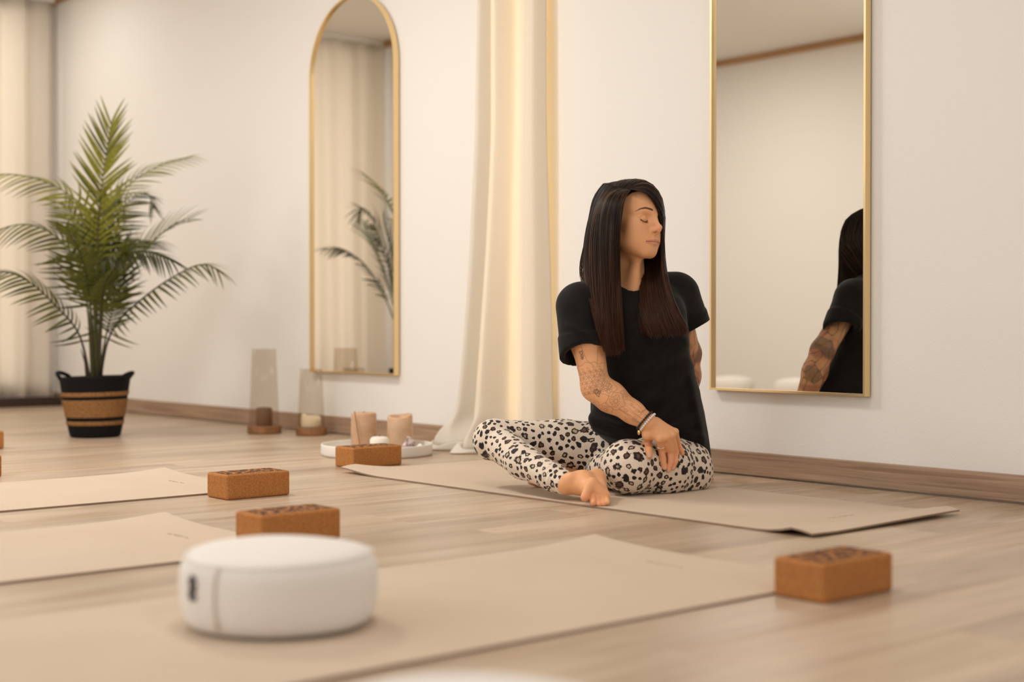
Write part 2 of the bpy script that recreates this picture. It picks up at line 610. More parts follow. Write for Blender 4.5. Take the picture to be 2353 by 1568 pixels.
# ================================================================== meditation cushions
m_cush = mat_cloth('cushion_cotton', (0.86, 0.82, 0.77), 700, 0.9, 0, 0.35)
m_seam = mat_plain('cushion_seam', (0.62, 0.54, 0.46), 0.9)
m_ink = mat_plain('black_ink', (0.02, 0.016, 0.014), 0.8)
def cushion(center, label, logo_dir=None, R=0.158, H=0.124):
    root = thing('meditation_cushion', (center[0], center[1], center[2]), label, 'cushion', 'round white meditation cushions')
    def wob(r, z, a):
        k = 1 + 0.006 * math.sin(3 * a + 1) + 0.004 * math.sin(7 * a)
        zz = z
        if z < 0.03 and r > 0.08:
            k *= 1 + 0.006 * math.sin(23 * a) + 0.005 * math.sin(37 * a + 2)
        if z > 0.06:
            zz = z + 0.0025 * math.sin(2 * a + 0.6) * min(1, r / R)
        return r * k, zz
    prof = [(0, 0.0), (R * 0.5, 0.0), (R * 0.82, 0.001), (R * 0.92, 0.006), (R * 0.965, 0.020), (R * 0.99, 0.040), (R, 0.062),
            (R * 0.995, H * 0.68), (R * 0.975, H * 0.80), (R * 0.93, H * 0.90), (R * 0.84, H * 0.965), (R * 0.7, H * 0.995),
            (R * 0.5, H * 1.045), (R * 0.25, H * 1.075), (0, H * 1.085)]
    me = lathe_mesh('cover', prof, 72, True, wob)
    co = link('cover', me, root, m_cush, True)
    sub = co.modifiers.new('sub', 'SUBSURF')
    sub.levels = sub.render_levels = 1
    # piping round the upper rim
    pts = []
    for i in range(73):
        a = 2 * PI * i / 72
        r, z = wob(R * 0.93, H * 0.895, a)
        pts.append((r * 1.004 * math.cos(a), r * 1.004 * math.sin(a), z + 0.001))
    link('seam', tube_mesh('seam', pts, 0.0012, 5), root, m_cush, True)
    if logo_dir is not None:
        a0 = logo_dir
        # vertical seam beside the printed mark
        pts = []
        for t in np.linspace(0.12, 0.9, 9):
            z = H * t
            rr = np.interp(z, [p[1] for p in prof[3:10]], [p[0] for p in prof[3:10]])
            rr, zz = wob(rr, z, a0 + 0.30)
            pts.append(((rr + 0.0008) * math.cos(a0 + 0.30), (rr + 0.0008) * math.sin(a0 + 0.30), zz))
        link('seam', tube_mesh('side_seam', pts, 0.0022, 5), root, m_seam, True)
        # the looped mark
        mv, mf = [], []
        def onside(u, w):
            a = a0 + u / R
            rr, zz = wob(R * 0.997, w, a)
            return ((rr + 0.0012) * math.cos(a), (rr + 0.0012) * math.sin(a), zz)
        for cx_, cz_, rx_, rz_ in ((0, 0.084, 0.008, 0.0085), (0, 0.066, 0.009, 0.0095)):
            P_ = [onside(cx_ + rx_ * math.cos(t), cz_ + rz_ * math.sin(t)) for t in np.linspace(0.6, 0.6 + 5.6, 18)]
            v, f = tube_arrays(P_, 0.0021, 5)
            k = len(mv)
            mv += v
            mf += [tuple(k + i for i in g) for g in f]
        P_ = [onside(-0.002 + 0.004 * math.sin(w * 300), w) for w in np.linspace(0.055, 0.096, 12)]
        v, f = tube_arrays(P_, 0.0018, 5)
        k = len(mv)
        mv += v
        mf += [tuple(k + i for i in g) for g in f]
        link('printed_mark', mesh_np('printed_mark', mv, mf), root, m_ink)
    return root
c1 = W(643, 1420, 2.272)
to_cam = math.atan2(-VV[1], -VV[0])
cushion((c1[0], c1[1], 0.0062), 'white round meditation cushion with a printed mark, lying on the nearest mat', to_cam - 0.80)
c2 = W(1080, 1600, 1.35)
cushion((c2[0], c2[1], 0.0), 'white round cushion at the bottom edge of the frame, only its top in view')
def reflected(px, py, c):
    p = W(px, py, c)
    return np.array([p[0], 2 * YW - p[1], 0.0])
for px, c, lab in ((1690, 9.9, 'white round cushion by the opposite wall, reflected at the rectangular mirror\'s lower left'),
                   (1842, 9.5, 'white round cushion by the opposite wall, reflected beside the tattooed arm')):
    q = reflected(px, 880, c)
    cushion((q[0], max(q[1], YR + 0.22), 0.0), lab)

# ================================================================== mirrors
m_brass = mat_plain('brushed_brass', (0.86, 0.66, 0.36), 0.38, 1.0)
m_brass_in = mat_plain('frame_inner', (0.10, 0.07, 0.03), 0.5)
m_mirror = mat_plain('mirror_silver', (0.87, 0.855, 0.815), 0.0, 1.0)

def mirror_obj(name, outline, label, depth=0.026, fw=0.007, stand=0.006):
    """outline: list of (x, z) of the outer edge, counter-clockwise seen from the room (-y side)."""
    cx_ = sum(p[0] for p in outline) / len(outline)
    zmin = min(p[1] for p in outline)
    root = thing(name, (cx_, YW - stand, zmin), label, 'mirror')
    P = np.array([(a - cx_, b - zmin) for a, b in outline])
    n = len(P)
    # inward offset by vertex normals
    prv, nxt = np.roll(P, 1, 0), np.roll(P, -1, 0)
    e1 = P - prv
    e2 = nxt - P
    e1 /= np.linalg.norm(e1, axis=1)[:, None]
    e2 /= np.linalg.norm(e2, axis=1)[:, None]
    n1 = np.stack([-e1[:, 1], e1[:, 0]], 1)
    n2 = np.stack([-e2[:, 1], e2[:, 0]], 1)
    nn = n1 + n2
    nn /= np.linalg.norm(nn, axis=1)[:, None]
    sc = 1 / np.maximum(0.3, (nn * n1).sum(1))
    I = P + nn * (fw * sc)[:, None]
    area = 0.5 * np.sum(P[:, 0] * nxt[:, 1] - nxt[:, 0] * P[:, 1])
    if area < 0:
        I = P - nn * (fw * sc)[:, None]
    vs, fs = [], []
    for Q, yy in ((P, 0.0), (P, -depth), (I, -depth), (I, -depth + 0.018)):
        vs += [(q[0], yy, q[1]) for q in Q]
    for k in range(3):
        for i in range(n):
            j = (i + 1) % n
            fs.append((k * n + i, k * n + j, (k + 1) * n + j, (k + 1) * n + i))
    bm = bmesh.new()
    bv = [bm.verts.new(v) for v in vs]
    for f in fs:
        bm.faces.new([bv[i] for i in f])
    me = bm_mesh('frame', bm)
    link('frame', me, root, m_brass)
    bm = bmesh.new()
    bv = [bm.verts.new((q[0], -depth + 0.012, q[1])) for q in I]
    bk = [bm.verts.new((q[0], -0.001, q[1])) for q in I]
    bm.faces.new(bv)
    bm.faces.new(bk[::-1])
    for i in range(n):
        j = (i + 1) % n
        bm.faces.new((bv[i], bv[j], bk[j], bk[i]))
    me = bm_mesh('mirror_glass', bm)
    link('mirror_glass', me, root, m_mirror)
    return root

YF = YW - 0.006 - 0.026
p0, p1 = onY(1630, 897, YF), onY(1987, 911, YF)
zb = 0.5 * (p0[2] + p1[2])
hgt = 1.55
mirror_obj('rectangular_wall_mirror', [(p0[0], zb), (p1[0], zb), (p1[0], zb + hgt), (p0[0], zb + hgt)],
           'tall rectangular wall mirror in a thin brass frame, reflecting the woman\'s back')
p0, p1 = onY(711, 856, YF), onY(906, 862, YF)
zb = 0.5 * (p0[2] + p1[2])
wd = p1[0] - p0[0]
xc = 0.5 * (p0[0] + p1[0])
ztop = onY(812, -14, YF)[2]
zs = ztop - wd / 2
arch = [(p0[0], zb), (p1[0], zb)]
for i in range(0, 33):
    a = PI * i / 32
    arch.append((xc + wd / 2 * math.cos(a), zs + wd / 2 * math.sin(a)))
mirror_obj('arched_wall_mirror', arch, 'tall arched wall mirror in a thin brass frame, left of the middle curtain')

# ================================================================== curtains
m_curt = mat_cloth('curtain_linen', (0.92, 0.86, 0.78), 500, 0.9, 0.48, 0.25)
m_curt_mid = mat_cloth('curtain_cream', (0.93, 0.87, 0.77), 500, 0.9, 0.26, 0.25)
m_rail = mat_plain('white_rail', (0.82, 0.79, 0.74), 0.5)

def sheet_mesh(name, fn, nu, nv):
    U = np.linspace(0, 1, nu)
    V = np.linspace(0, 1, nv)
    vs = [fn(u, v) for v in V for u in U]
    f = []
    for j in range(nv - 1):
        for i in range(nu - 1):
            a = j * nu + i
            f.append((a, a + 1, a + nu + 1, a + nu))
    return mesh_np(name, vs, f)

def solid(o, t=0.0016):
    md = o.modifiers.new('thickness', 'SOLIDIFY')
    md.thickness = t
    md.offset = 0

# curtains along the left wall: two panels on a ceiling rail
def left_curtain(y0, y1, x, ztop, zbot, folds, amp, seed, label):
    r = random.Random(seed)
    ph = [r.uniform(0, 6.28) for _ in range(4)]
    root = thing('curtain', (x, (y0 + y1) / 2, zbot), label, 'curtain', 'linen curtains on the left wall')
    def fn(u, v):
        wv = math.sin(2 * PI * folds * u + ph[0] + 0.5 * math.sin(2 * PI * u * 1.7 + ph[1]))
        wv = wv * 0.75 + 0.25 * math.sin(2 * PI * folds * 2.1 * u + ph[2] + v * 1.5)
        a = amp * (0.75 + 0.35 * v)
        return (a * wv, lerp(y0, y1, u) - (y0 + y1) / 2, lerp(zbot, ztop, 1 - v) - zbot)
    o = link('cloth', sheet_mesh('cloth', fn, int(folds * 22), 26), root, m_curt, True)
    solid(o)
    return root
XC = XL + 0.14
left_curtain(2.62, YW - 0.06, XC - 0.03, CEIL - 0.055, 0.062, 5.3, 0.034, 3, 'pale linen curtain in the far corner behind the palm')
left_curtain(YP + 0.03, 2.72, XC + 0.09, CEIL - 0.03, 0.06, 7.5, 0.040, 8, 'pale linen curtain at the left edge of the frame, overlapping the corner curtain')
rail = structure(box('trim_6', (XC - 0.05, YP + 0.01, CEIL - 0.055), (XC - 0.01, YW - 0.05, CEIL - 0.02), m_rail, None, 0.004))
rail2 = structure(box('trim_7', (XC + 0.07, YP + 0.01, CEIL - 0.028), (XC + 0.11, YW - 0.9, CEIL), m_rail, None, 0.004))

# the long cream curtain between the mirrors; it pools on the floor
def mid_curtain():
    yb = YW - 0.075
    ys = np.array([-260, 0, 300, 600, 800, 900, 960, 1000, 1022])
    xl = np.array([1106, 1101, 1096, 1080, 1066, 1057, 1050, 1046, 1044])
    xr = np.array([1240, 1240, 1242, 1245, 1247, 1248, 1250, 1252, 1254])
    root_p = onY(1150, 1000, yb)
    root = thing('curtain', (root_p[0], yb, 0), 'long cream curtain hanging between the two mirrors and pooling on the floor', 'curtain')
    H0, HB = 2.43, 0.012
    def fn(u, v):
        z = lerp(H0, HB, v)
        py = None
        # height -> picture row on the wall plane, only to read the curtain's measured width
        d = np.dot(np.array([root_p[0], yb, z]) - CP, VV)
        py = CYP - F_PX * np.dot(np.array([root_p[0], yb, z]) - CP, UP) / d
        x0 = onY(np.interp(py, ys, xl), 750, yb)[0]
        x1 = onY(np.interp(py, ys, xr), 750, yb)[0]
        # hand-placed folds: two broad folds at the left, a deep gather in the middle, a flat part right
        prof_u = [0, .07, .16, .27, .36, .45, .52, .58, .66, .75, .85, .93, 1.0]
        prof_d = [.030, -.032, -.055, .025, -.052, -.066, -.030, .006, .012, .000, -.020, -.012, .045]
        dd = np.interp(u, prof_u, prof_d)
        flare = smooth01((v - 0.45) / 0.55)
        dd = dd * (0.85 + 0.35 * flare)
        x = lerp(x0, x1, u)
        low = smooth01((0.20 - z) / 0.20)
        yy = dd + 0.004 * math.sin(7 * u + 9 * v)
        if u < 0.62:
            k = smooth01((0.62 - u) / 0.25)
            yy -= low * 0.055 * k * (0.75 + 0.6 * math.sin(13 * u + 1.0) + 0.25 * math.sin(31 * u))
            x += low * 0.025 * math.sin(17 * u + 4 * low) * k
            z = z + low * k * 0.030 * (0.5 + 0.5 * math.sin(19 * u + 2)) * (1 - smooth01((0.06 - z) / 0.06) * 0.4)
        return (x - root_p[0], yy, z)
    def smoothfn(u, v):
        a = np.array(fn(max(0, u - 0.018), v)) + 2 * np.array(fn(u, v)) + np.array(fn(min(1, u + 0.018), v))
        return tuple(a / 4)
    o = link('cloth', sheet_mesh('cloth', smoothfn, 110, 90), root, m_curt_mid, True)
    solid(o)
    # the gathered hem lying on the floor
    hem_u = np.linspace(0.0, 0.58, 60)
    pts_a = [np.array(smoothfn(u, 1.0)) for u in hem_u]
    vs, fs = [], []
    nr = 7
    for i, p in enumerate(pts_a):
        u = hem_u[i]
        for k in range(nr):
            t = k / (nr - 1)
            out = 0.062 * t * (0.35 + 0.65 * float(smooth01(u / 0.25))) * (0.7 + 0.45 * math.sin(u * 21 + 0.5))
            zz = p[2] * (1 - t) ** 2 + 0.004 + 0.030 * math.sin(PI * t) * (0.55 + 0.45 * math.sin(u * 34 + 3 * t))
            vs.append((p[0] - 0.35 * out * (1 - u), p[1] - out, max(0.003, zz)))
    for i in range(len(pts_a) - 1):
        for k in range(nr - 1):
            a = i * nr + k
            fs.append((a, a + 1, a + nr + 1, a + nr))
    o = link('hem', mesh_np('hem', vs, fs), root, m_curt_mid, True)
    md = o.modifiers.new('sub', 'SUBSURF')
    md.levels = md.render_levels = 1
    solid(o, 0.002)
    return root_p
mc = mid_curtain()
# unseen warm light added behind the curtain for its yellow glow
area_light('added_glow_behind_curtain', (mc[0] + 0.06, YW - 0.012, 1.25), (PI / 2, 0, PI), 0.08, 2.3, 2.4, (1.0, 0.70, 0.30))

# ================================================================== candles, tray, glass chimneys
m_glass = mat_glass('smoked_glass', (0.94, 0.918, 0.885))
m_basew = mat_wood('acacia_wood', (0.15, 0.062, 0.024), (0.33, 0.155, 0.065), (25, 6, 25), 0.5)
m_brown_wax = mat_wax('brown_wax', (0.24, 0.135, 0.075))
m_beige_wax = mat_wax('beige_wax', (0.62, 0.40, 0.25), (0.52, 0.32, 0.19))
m_pale_wax = mat_wax('pale_beige_wax', (0.68, 0.48, 0.32), (0.56, 0.36, 0.22))
m_cream_wax = mat_wax('cream_wax', (0.90, 0.80, 0.64), (0.84, 0.73, 0.56))
m_white_wax = mat_wax('white_wax', (0.88, 0.83, 0.74), (0.84, 0.78, 0.68))
m_wick = mat_plain('wick', (0.03, 0.02, 0.015), 0.9)

def hurricane(px, c, rb, r0, r1, hg, label):
    g = W(px, 1000, c)
    root = thing('candle_holder', (g[0], g[1], 0), label, 'candle holder', 'glass candle holders on wooden bases')
    def wob(r, z, a):
        return r * (1 + 0.012 * math.sin(3 * a + px) + 0.008 * math.sin(7 * a)), z
    bt = 0.036
    me = lathe_mesh('base', [(0, 0), (rb * 0.94, 0), (rb, 0.006), (rb, bt - 0.005), (rb * 0.97, bt), (0, bt)], 40, True, wob)
    link('base', me, root, m_basew)
    t = 0.0035
    prof = [(r0, bt), (r0 + 0.001, bt + 0.01), (r1, bt + hg), (r1 - t, bt + hg), (r0 - t, bt + 0.01), (r0 - t, bt)]
    link('glass_chimney', lathe_mesh('glass_chimney', prof, 48), root, m_glass, True)
    return g, bt

def candle(loc, r, h, mat, label, cat='candle', rim=0.0, dip=0.0, wick=True, round_top=0.006, seed=0):
    root = thing('pillar_candle', loc, label, cat)
    rr = random.Random(seed)
    ph = [rr.uniform(0, 6.28) for _ in range(3)]
    def wob(q, z, a):
        if rim and z > h * 0.75:
            z = z + rim * (math.sin(a + ph[0]) + 0.5 * math.sin(2 * a + ph[1])) * (z / h) ** 6
        return q * (1 + 0.006 * math.sin(2 * a + ph[2])), z
    prof = [(0, 0), (r * 0.97, 0), (r, 0.004), (r, h * 0.5), (r * (0.985 if not rim else 0.97), h - round_top), (r - round_top * 0.8, h - round_top * 0.15), (r - round_top * 1.6, h),
            (r - round_top * 1.9, h - dip * 0.6), (r * 0.45, h - dip), (0, h - dip)]
    link('wax', lathe_mesh('wax', prof, 44, True, wob), root, mat, True)
    if wick:
        link('wick', tube_mesh('wick', [(0, 0, h - dip - 0.004), (0.001, 0, h - dip + 0.004), (0.003, 0.001, h - dip + 0.008)], 0.0011, 6), root, m_wick)
    return root

g, bt = hurricane(607, 6.36, 0.076, 0.068, 0.054, 0.342, 'taller glass candle holder on a wooden base, holding a brown candle')
candle((g[0], g[1], bt), 0.037, 0.080, m_brown_wax, 'brown pillar candle inside the taller glass holder', dip=0.004)
g, bt = hurricane(715, 6.26, 0.069, 0.061, 0.049, 0.256, 'shorter glass candle holder on a wooden base, holding a cream candle')
candle((g[0], g[1], bt), 0.044, 0.050, m_cream_wax, 'burnt-down cream candle inside the shorter glass holder', rim=0.008, dip=0.014, seed=5)

# round white tray
tc_ = W(866, 1040, 5.31)
m_tray = mat_plain('white_ceramic', (0.84, 0.80, 0.74), 0.55, 0, 0.4)
tr = thing('round_tray', (tc_[0], tc_[1], 0), 'round white tray on the floor holding candles and a crystal', 'tray')
R_ = 0.208
link('tray_body', lathe_mesh('tray_body', [(0, 0.0), (R_ * 0.97, 0.0), (R_ * 0.995, 0.003), (R_, 0.010), (R_ * 0.998, 0.038), (R_ * 0.992, 0.042),
     (R_ * 0.972, 0.042), (R_ * 0.965, 0.038), (R_ * 0.955, 0.012), (R_ * 0.93, 0.009), (0, 0.009)], 80), tr, m_tray, True)
ZT = 0.009
q = W(836, 1030, 5.40)
candle((q[0], q[1], ZT), 0.049, 0.143, m_beige_wax, 'taller beige pillar candle on the white tray, left one', dip=0.003)
stick = W(828, 1020, 5.335)
st = link('incense_stick', tube_mesh('incense_stick', [W(829, 1024, 5.335) * [1, 1, 0] + [0, 0, ZT + 0.001], W(815, 946, 5.345)], 0.0021, 6), None, mat_plain('stick_wood', (0.30, 0.115, 0.03), 0.7))
tag(st, 'thin brown incense stick leaning on the left beige candle', 'stick')
q = W(919, 1030, 5.40)
candle((q[0], q[1], ZT), 0.049, 0.133, m_pale_wax, 'beige pillar candle with a melted uneven rim, right one on the tray', rim=0.006, dip=0.018, wick=False, seed=2)
q = W(872, 1040, 5.26)
candle((q[0], q[1], ZT), 0.036, 0.062, m_white_wax, 'short white candle on the tray between the beige candles', round_top=0.010)
# amethyst and a pale shell-like stone
m_cry = M('amethyst')
m_cry.set(rough=0.25, spec=0.6)
n_ = m_cry.noise(m_cry.coord('Object'), 55, 3, 0.6)
m_cry.color(m_cry.ramp(n_.outputs[0], [(0.38, (0.16, 0.075, 0.085)), (0.52, (0.50, 0.38, 0.36)), (0.66, (0.86, 0.80, 0.76))]))
def rock(name, loc, sx, sy, sz, seed, mat, label, cat, sub=2, spike=0.35):
    bm = bmesh.new()
    bmesh.ops.create_icosphere(bm, subdivisions=sub, radius=1.0)
    r = random.Random(seed)
    for v in bm.verts:
        v.co *= 1 + r.uniform(-spike, spike * 0.6)
        v.co = Vector((v.co.x * sx, v.co.y * sy, max(-0.55, v.co.z) * sz + 0.55 * sz))
        t = max(0, v.co.z / (1.5 * sz))
        v.co.x *= 1 - 0.55 * t
        v.co.y *= 1 - 0.55 * t
    o = link(name, bm_mesh(name, bm), None, mat)
    o.location = tuple(loc)
    return tag(o, label, cat)
q = W(941, 1030, 5.27)
rock('amethyst_crystal', (q[0], q[1], ZT), 0.034, 0.031, 0.046, 7, m_cry.m, 'pointed white and purple crystal at the right of the tray', 'crystal')
q = W(966, 1033, 5.25)
rock('pale_stone', (q[0], q[1], ZT), 0.030, 0.026, 0.024, 12, m_white_wax, 'small pale cream stone at the tray\'s right rim', 'stone', 2, 0.2)
q = W(925, 1036, 5.20)
dk = thing('incense_holder', (q[0], q[1], ZT), 'small dark holder half hidden behind the cork block on the tray', 'holder')
link('bowl', lathe_mesh('bowl', [(0, 0), (0.016, 0), (0.026, 0.012), (0.028, 0.022), (0.025, 0.022), (0.022, 0.012), (0, 0.006)], 28), dk, mat_plain('dark_clay', (0.03, 0.022, 0.018), 0.6), True)

# ================================================================== palm in a striped basket
PC = 6.17
pb = W(219, 1000, PC)
palm = thing('potted_palm', (pb[0], pb[1], 0), 'green palm in a black and straw striped basket, in the far left corner', 'plant')
m_black_weave = mat_plain('black_weave', (0.006, 0.005, 0.0045), 0.8, 0, 0.2)
m_jute = M('jute_rope').set(rough=0.9, spec=0.15)
_v = m_jute.coord('Object', (1, 1, 5))
_n = m_jute.noise(_v, 90, 4, 0.65)
m_jute.color(m_jute.ramp(_n.outputs[0], [(0.3, (0.17, 0.07, 0.022)), (0.52, (0.36, 0.175, 0.065)), (0.75, (0.56, 0.32, 0.14))]))
m_jute.bump(_n.outputs[0], 0.6, 0.003)
m_soil = mat_cloth('soil', (0.035, 0.022, 0.014), 120, 0.95, 0, 0.8)
RB0, RB1, HB_ = 0.104, 0.150, 0.262
def rad(z):
    t = z / HB_
    return lerp(RB0, RB1, t ** 0.85)
def basket_wob(r, z, a):
    return r * (1 + 0.010 * math.sin(2 * a + 0.4)), z + 0.004 * math.sin(a + 0.8) * (z / HB_)
prof = [(0, 0.003), (RB0 * 0.9, 0.0)]
nrow = 30
for i in range(nrow * 2 + 1):
    z = 0.004 + (HB_ - 0.004) * i / (nrow * 2)
    prof.append((rad(z) + (0.0016 if i % 2 else -0.0012), z))
prof += [(RB1 - 0.008, HB_ + 0.001), (RB1 - 0.010, HB_ - 0.03), (RB1 - 0.020, HB_ - 0.05), (0, HB_ - 0.045)]
basket = link('basket', lathe_mesh('basket', prof, 64, True, basket_wob), palm, m_black_weave, True)
link('soil', lathe_mesh('soil', [(RB1 - 0.018, HB_ - 0.030), (0.06, HB_ - 0.02), (0, HB_ - 0.018)], 40, True, lambda r, z, a: (r, z + 0.006 * math.sin(5 * a) * (r / 0.13))), palm, m_soil, True)
for z0, z1 in ((0.178, 0.196), (0.088, 0.163), (0.054, 0.071)):
    pr = []
    k = max(2, int((z1 - z0) / 0.0042))
    pr.append((rad(z0) - 0.002, z0))
    for i in range(k * 2 + 1):
        z = lerp(z0, z1, i / (k * 2))
        pr.append((rad(z) + (0.0034 if i % 2 else 0.0014), z))
    pr.append((rad(z1) - 0.002, z1))
    def bw(r, z, a):
        r2, z2 = basket_wob(r, z, a)
        return r2 + 0.0012 * math.sin(41 * a + z * 900), z2
    link('jute_band', lathe_mesh('jute_band', pr, 110, True, bw), basket, m_jute.m, True)
for sgn in (-1, 1):
    d = RR * sgn
    pts = []
    for t in np.linspace(-1, 1, 17):
        a = t * 0.50
        dirv = d * math.cos(a) + np.cross(ZZ, d) * math.sin(a)
        up = (1 - t * t)
        pts.append(dirv * (RB1 - 0.002 + 0.012 * up) + ZZ * (HB_ - 0.008 + 0.024 * up ** 0.7))
    link('handle', tube_mesh('handle', pts, 0.0085, 8), basket, m_black_weave, True)

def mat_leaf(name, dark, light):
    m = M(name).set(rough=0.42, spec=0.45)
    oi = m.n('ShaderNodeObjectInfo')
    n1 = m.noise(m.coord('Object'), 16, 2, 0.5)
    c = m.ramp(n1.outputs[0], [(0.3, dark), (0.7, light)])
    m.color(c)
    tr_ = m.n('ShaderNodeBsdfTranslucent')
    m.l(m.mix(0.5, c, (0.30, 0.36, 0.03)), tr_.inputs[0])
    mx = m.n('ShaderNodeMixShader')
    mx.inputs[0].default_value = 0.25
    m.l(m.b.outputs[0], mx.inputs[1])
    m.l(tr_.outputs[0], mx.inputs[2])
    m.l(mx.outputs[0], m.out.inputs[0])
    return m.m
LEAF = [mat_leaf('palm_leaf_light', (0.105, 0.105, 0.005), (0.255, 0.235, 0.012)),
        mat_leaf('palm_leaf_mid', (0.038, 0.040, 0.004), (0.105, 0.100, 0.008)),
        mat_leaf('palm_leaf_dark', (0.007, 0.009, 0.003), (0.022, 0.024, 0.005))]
m_stem = mat_plain('palm_stem', (0.085, 0.095, 0.018), 0.5)
m_stem_d = mat_plain('palm_stem_dark', (0.045, 0.030, 0.014), 0.6)

# fronds: picture-measured spine (px, py, depth offset), where leaflets start, leaflet length (m), tone, droop, singles?
FR = [
    ([(224, 850, .00), (222, 640, .00), (226, 520, .00), (237, 400, .00), (256, 280, .01)], .52, .150, 0, .0, True),
    ([(212, 850, .01), (205, 650, .02), (205, 510, .02), (150, 442, .00), (70, 408, -.02), (-8, 402, -.04), (-55, 430, -.05)], 0.42, .140, 0, .75, True),
    ([(205, 850, .00), (200, 700, -.03), (175, 600, -.06), (130, 545, -.09), (70, 518, -.12), (5, 525, -.15), (-50, 560, -.17)], 0.32, .135, 1, .9, True),
    ([(195, 850, -.02), (192, 800, -.04), (172, 752, -.08), (125, 700, -.12), (70, 650, -.16), (10, 626, -.20), (-50, 645, -.24)], 0.24, .130, 1, .9, True),
    ([(232, 850, .02), (232, 650, .05), (240, 510, .08), (290, 430, .12), (360, 385, .16), (440, 360, .20)], 0.44, .120, 0, .5, True),
    ([(236, 850, .00), (240, 700, -.03), (285, 620, -.05), (340, 565, -.06), (390, 525, -.07), (435, 508, -.08)], 0.34, .150, 1, .2, True),
    ([(240, 850, .00), (246, 790, -.03), (275, 735, -.06), (335, 680, -.10), (400, 635, -.14), (460, 608, -.18), (503, 622, -.21)], 0.22, .125, 1, .9, True),
    ([(226, 850, .05), (235, 650, .12), (255, 540, .18), (290, 470, .22), (335, 445, .25), (352, 475, .27)], .48, .110, 2, .7, False),
    ([(222, 850, -.02), (218, 720, -.10), (222, 640, -.18), (255, 590, -.26), (330, 580, -.34), (395, 600, -.40)], .46, .125, 2, .7, False),
    ([(216, 850, -.03), (208, 700, -.12), (190, 600, -.20), (165, 545, -.28), (150, 520, -.34)], .46, .120, 1, .5, False),
    ([(230, 850, .06), (236, 690, .16), (262, 600, .26), (310, 560, .34), (370, 555, .42)], .46, .125, 2, .6, False),
    ([(219, 850, .05), (212, 660, .16), (190, 540, .26), (150, 470, .34)], .46, .130, 1, .5, False),
    ([(228, 850, -.05), (232, 740, -.12), (240, 660, -.20), (268, 610, -.28), (290, 560, -.34)], .46, .115, 1, .5, False),
    ([(222, 850, .03), (224, 700, .08), (226, 600, .12), (232, 520, .16), (250, 460, .18)], .46, .130, 2, .3, False),
    ([(234, 850, .03), (244, 770, .06), (262, 700, .09), (275, 640, .12), (280, 560, .14)], .36, .110, 2, .3, False),
]
def leaflet_arrays(L, w, droop):
    """A folded blade along +x, normal +z, tip drooping."""
    n = 7
    vs, fs = [], []
    for i in range(n):
        t = i / (n - 1)
        ww = w * (math.sin(PI * min(1, (0.12 + 0.88 * t)) ** 0.8) ** 0.8 if t < 1 else 0.02) * (1 - 0.25 * t)
        x = L * t
        z = -droop * L * t * t
        vs += [(x, -ww, z + 0.25 * ww), (x, 0, z), (x, ww, z + 0.25 * ww)]
    for i in range(n - 1):
        a = i * 3
        fs += [(a, a + 3, a + 4, a + 1), (a + 1, a + 4, a + 5, a + 2)]
    return np.array(vs), fs
LEAF_ME = {}
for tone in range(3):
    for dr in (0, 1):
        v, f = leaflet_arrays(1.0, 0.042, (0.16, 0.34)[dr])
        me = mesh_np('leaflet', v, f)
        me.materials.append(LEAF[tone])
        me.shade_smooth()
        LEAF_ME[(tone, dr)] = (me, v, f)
rl = random.Random(21)
org = np.array([pb[0], pb[1], 0.0])
for fi, (spine, s0, LL, tone, droop, singles) in enumerate(FR):
    Pp = [W(px, py, PC + dc) - org for px, py, dc in spine]
    Pp[0][2] = HB_ - 0.03
    Pp[0][:2] *= 0.45
    S = catmull(Pp, 60)
    seg = np.linalg.norm(np.diff(S, axis=0), axis=1)
    cum = np.concatenate([[0], np.cumsum(seg)]) / seg.sum()
    Rr = np.interp(cum, [0, 0.3, 1], [0.0075, 0.0045, 0.0012])
    frond = link('frond', tube_mesh('frond', S, Rr, 6), palm, m_stem if fi % 3 else m_stem_d, True)
    nl = 24 if singles else 28
    sv, sf = [], []
    for k in range(nl):
        s = s0 + (1 - s0) * (k + 0.5) / nl
        p = np.array([np.interp(s, cum, S[:, i]) for i in range(3)])
        p2 = np.array([np.interp(min(1, s + 0.02), cum, S[:, i]) for i in range(3)])
        p1 = np.array([np.interp(max(0, s - 0.02), cum, S[:, i]) for i in range(3)])
        tg = (p2 - p1) / np.linalg.norm(p2 - p1)
        rel = (s - s0) / (1 - s0)
        size = LL * (0.55 + 0.75 * math.sin(PI * (0.18 + 0.72 * rel))) * rl.uniform(0.88, 1.1)
        # the frond's own broad side: mostly seen face-on for upright ones, hanging for arched ones
        side = np.cross(tg, np.array(ZZ) * (1 if abs(tg[2]) < 0.85 else 0) + (-VV) * (1 if abs(tg[2]) >= 0.85 else 0.45))
        side /= np.linalg.norm(side)
        nrm = np.cross(side, tg)
        for sd in (-1, 1):
            ang = math.radians(lerp(56, 26, rel) + rl.uniform(-6, 6))
            dirv = tg * math.cos(ang) + side * sd * math.sin(ang) + nrm * 0.30 - ZZ * droop * 0.55
            dirv /= np.linalg.norm(dirv)
            yv = np.cross(nrm, dirv)
            yv /= np.linalg.norm(yv)
            zv = np.cross(dirv, yv)
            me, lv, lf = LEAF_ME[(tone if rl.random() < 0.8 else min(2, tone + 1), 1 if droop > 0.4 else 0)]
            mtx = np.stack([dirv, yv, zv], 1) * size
            if singles:
                o = link('leaflet', me, frond)
                o.matrix_local = Matrix([list(mtx[0]) + [p[0]], list(mtx[1]) + [p[1]], list(mtx[2]) + [p[2]], [0, 0, 0, 1]])
            else:
                b0 = len(sv)
                sv += list(lv @ mtx.T + p)
                sf += [tuple(b0 + i for i in g) for g in lf]
    if not singles:
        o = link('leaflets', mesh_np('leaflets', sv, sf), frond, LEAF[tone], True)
        o['kind'] = 'stuff'
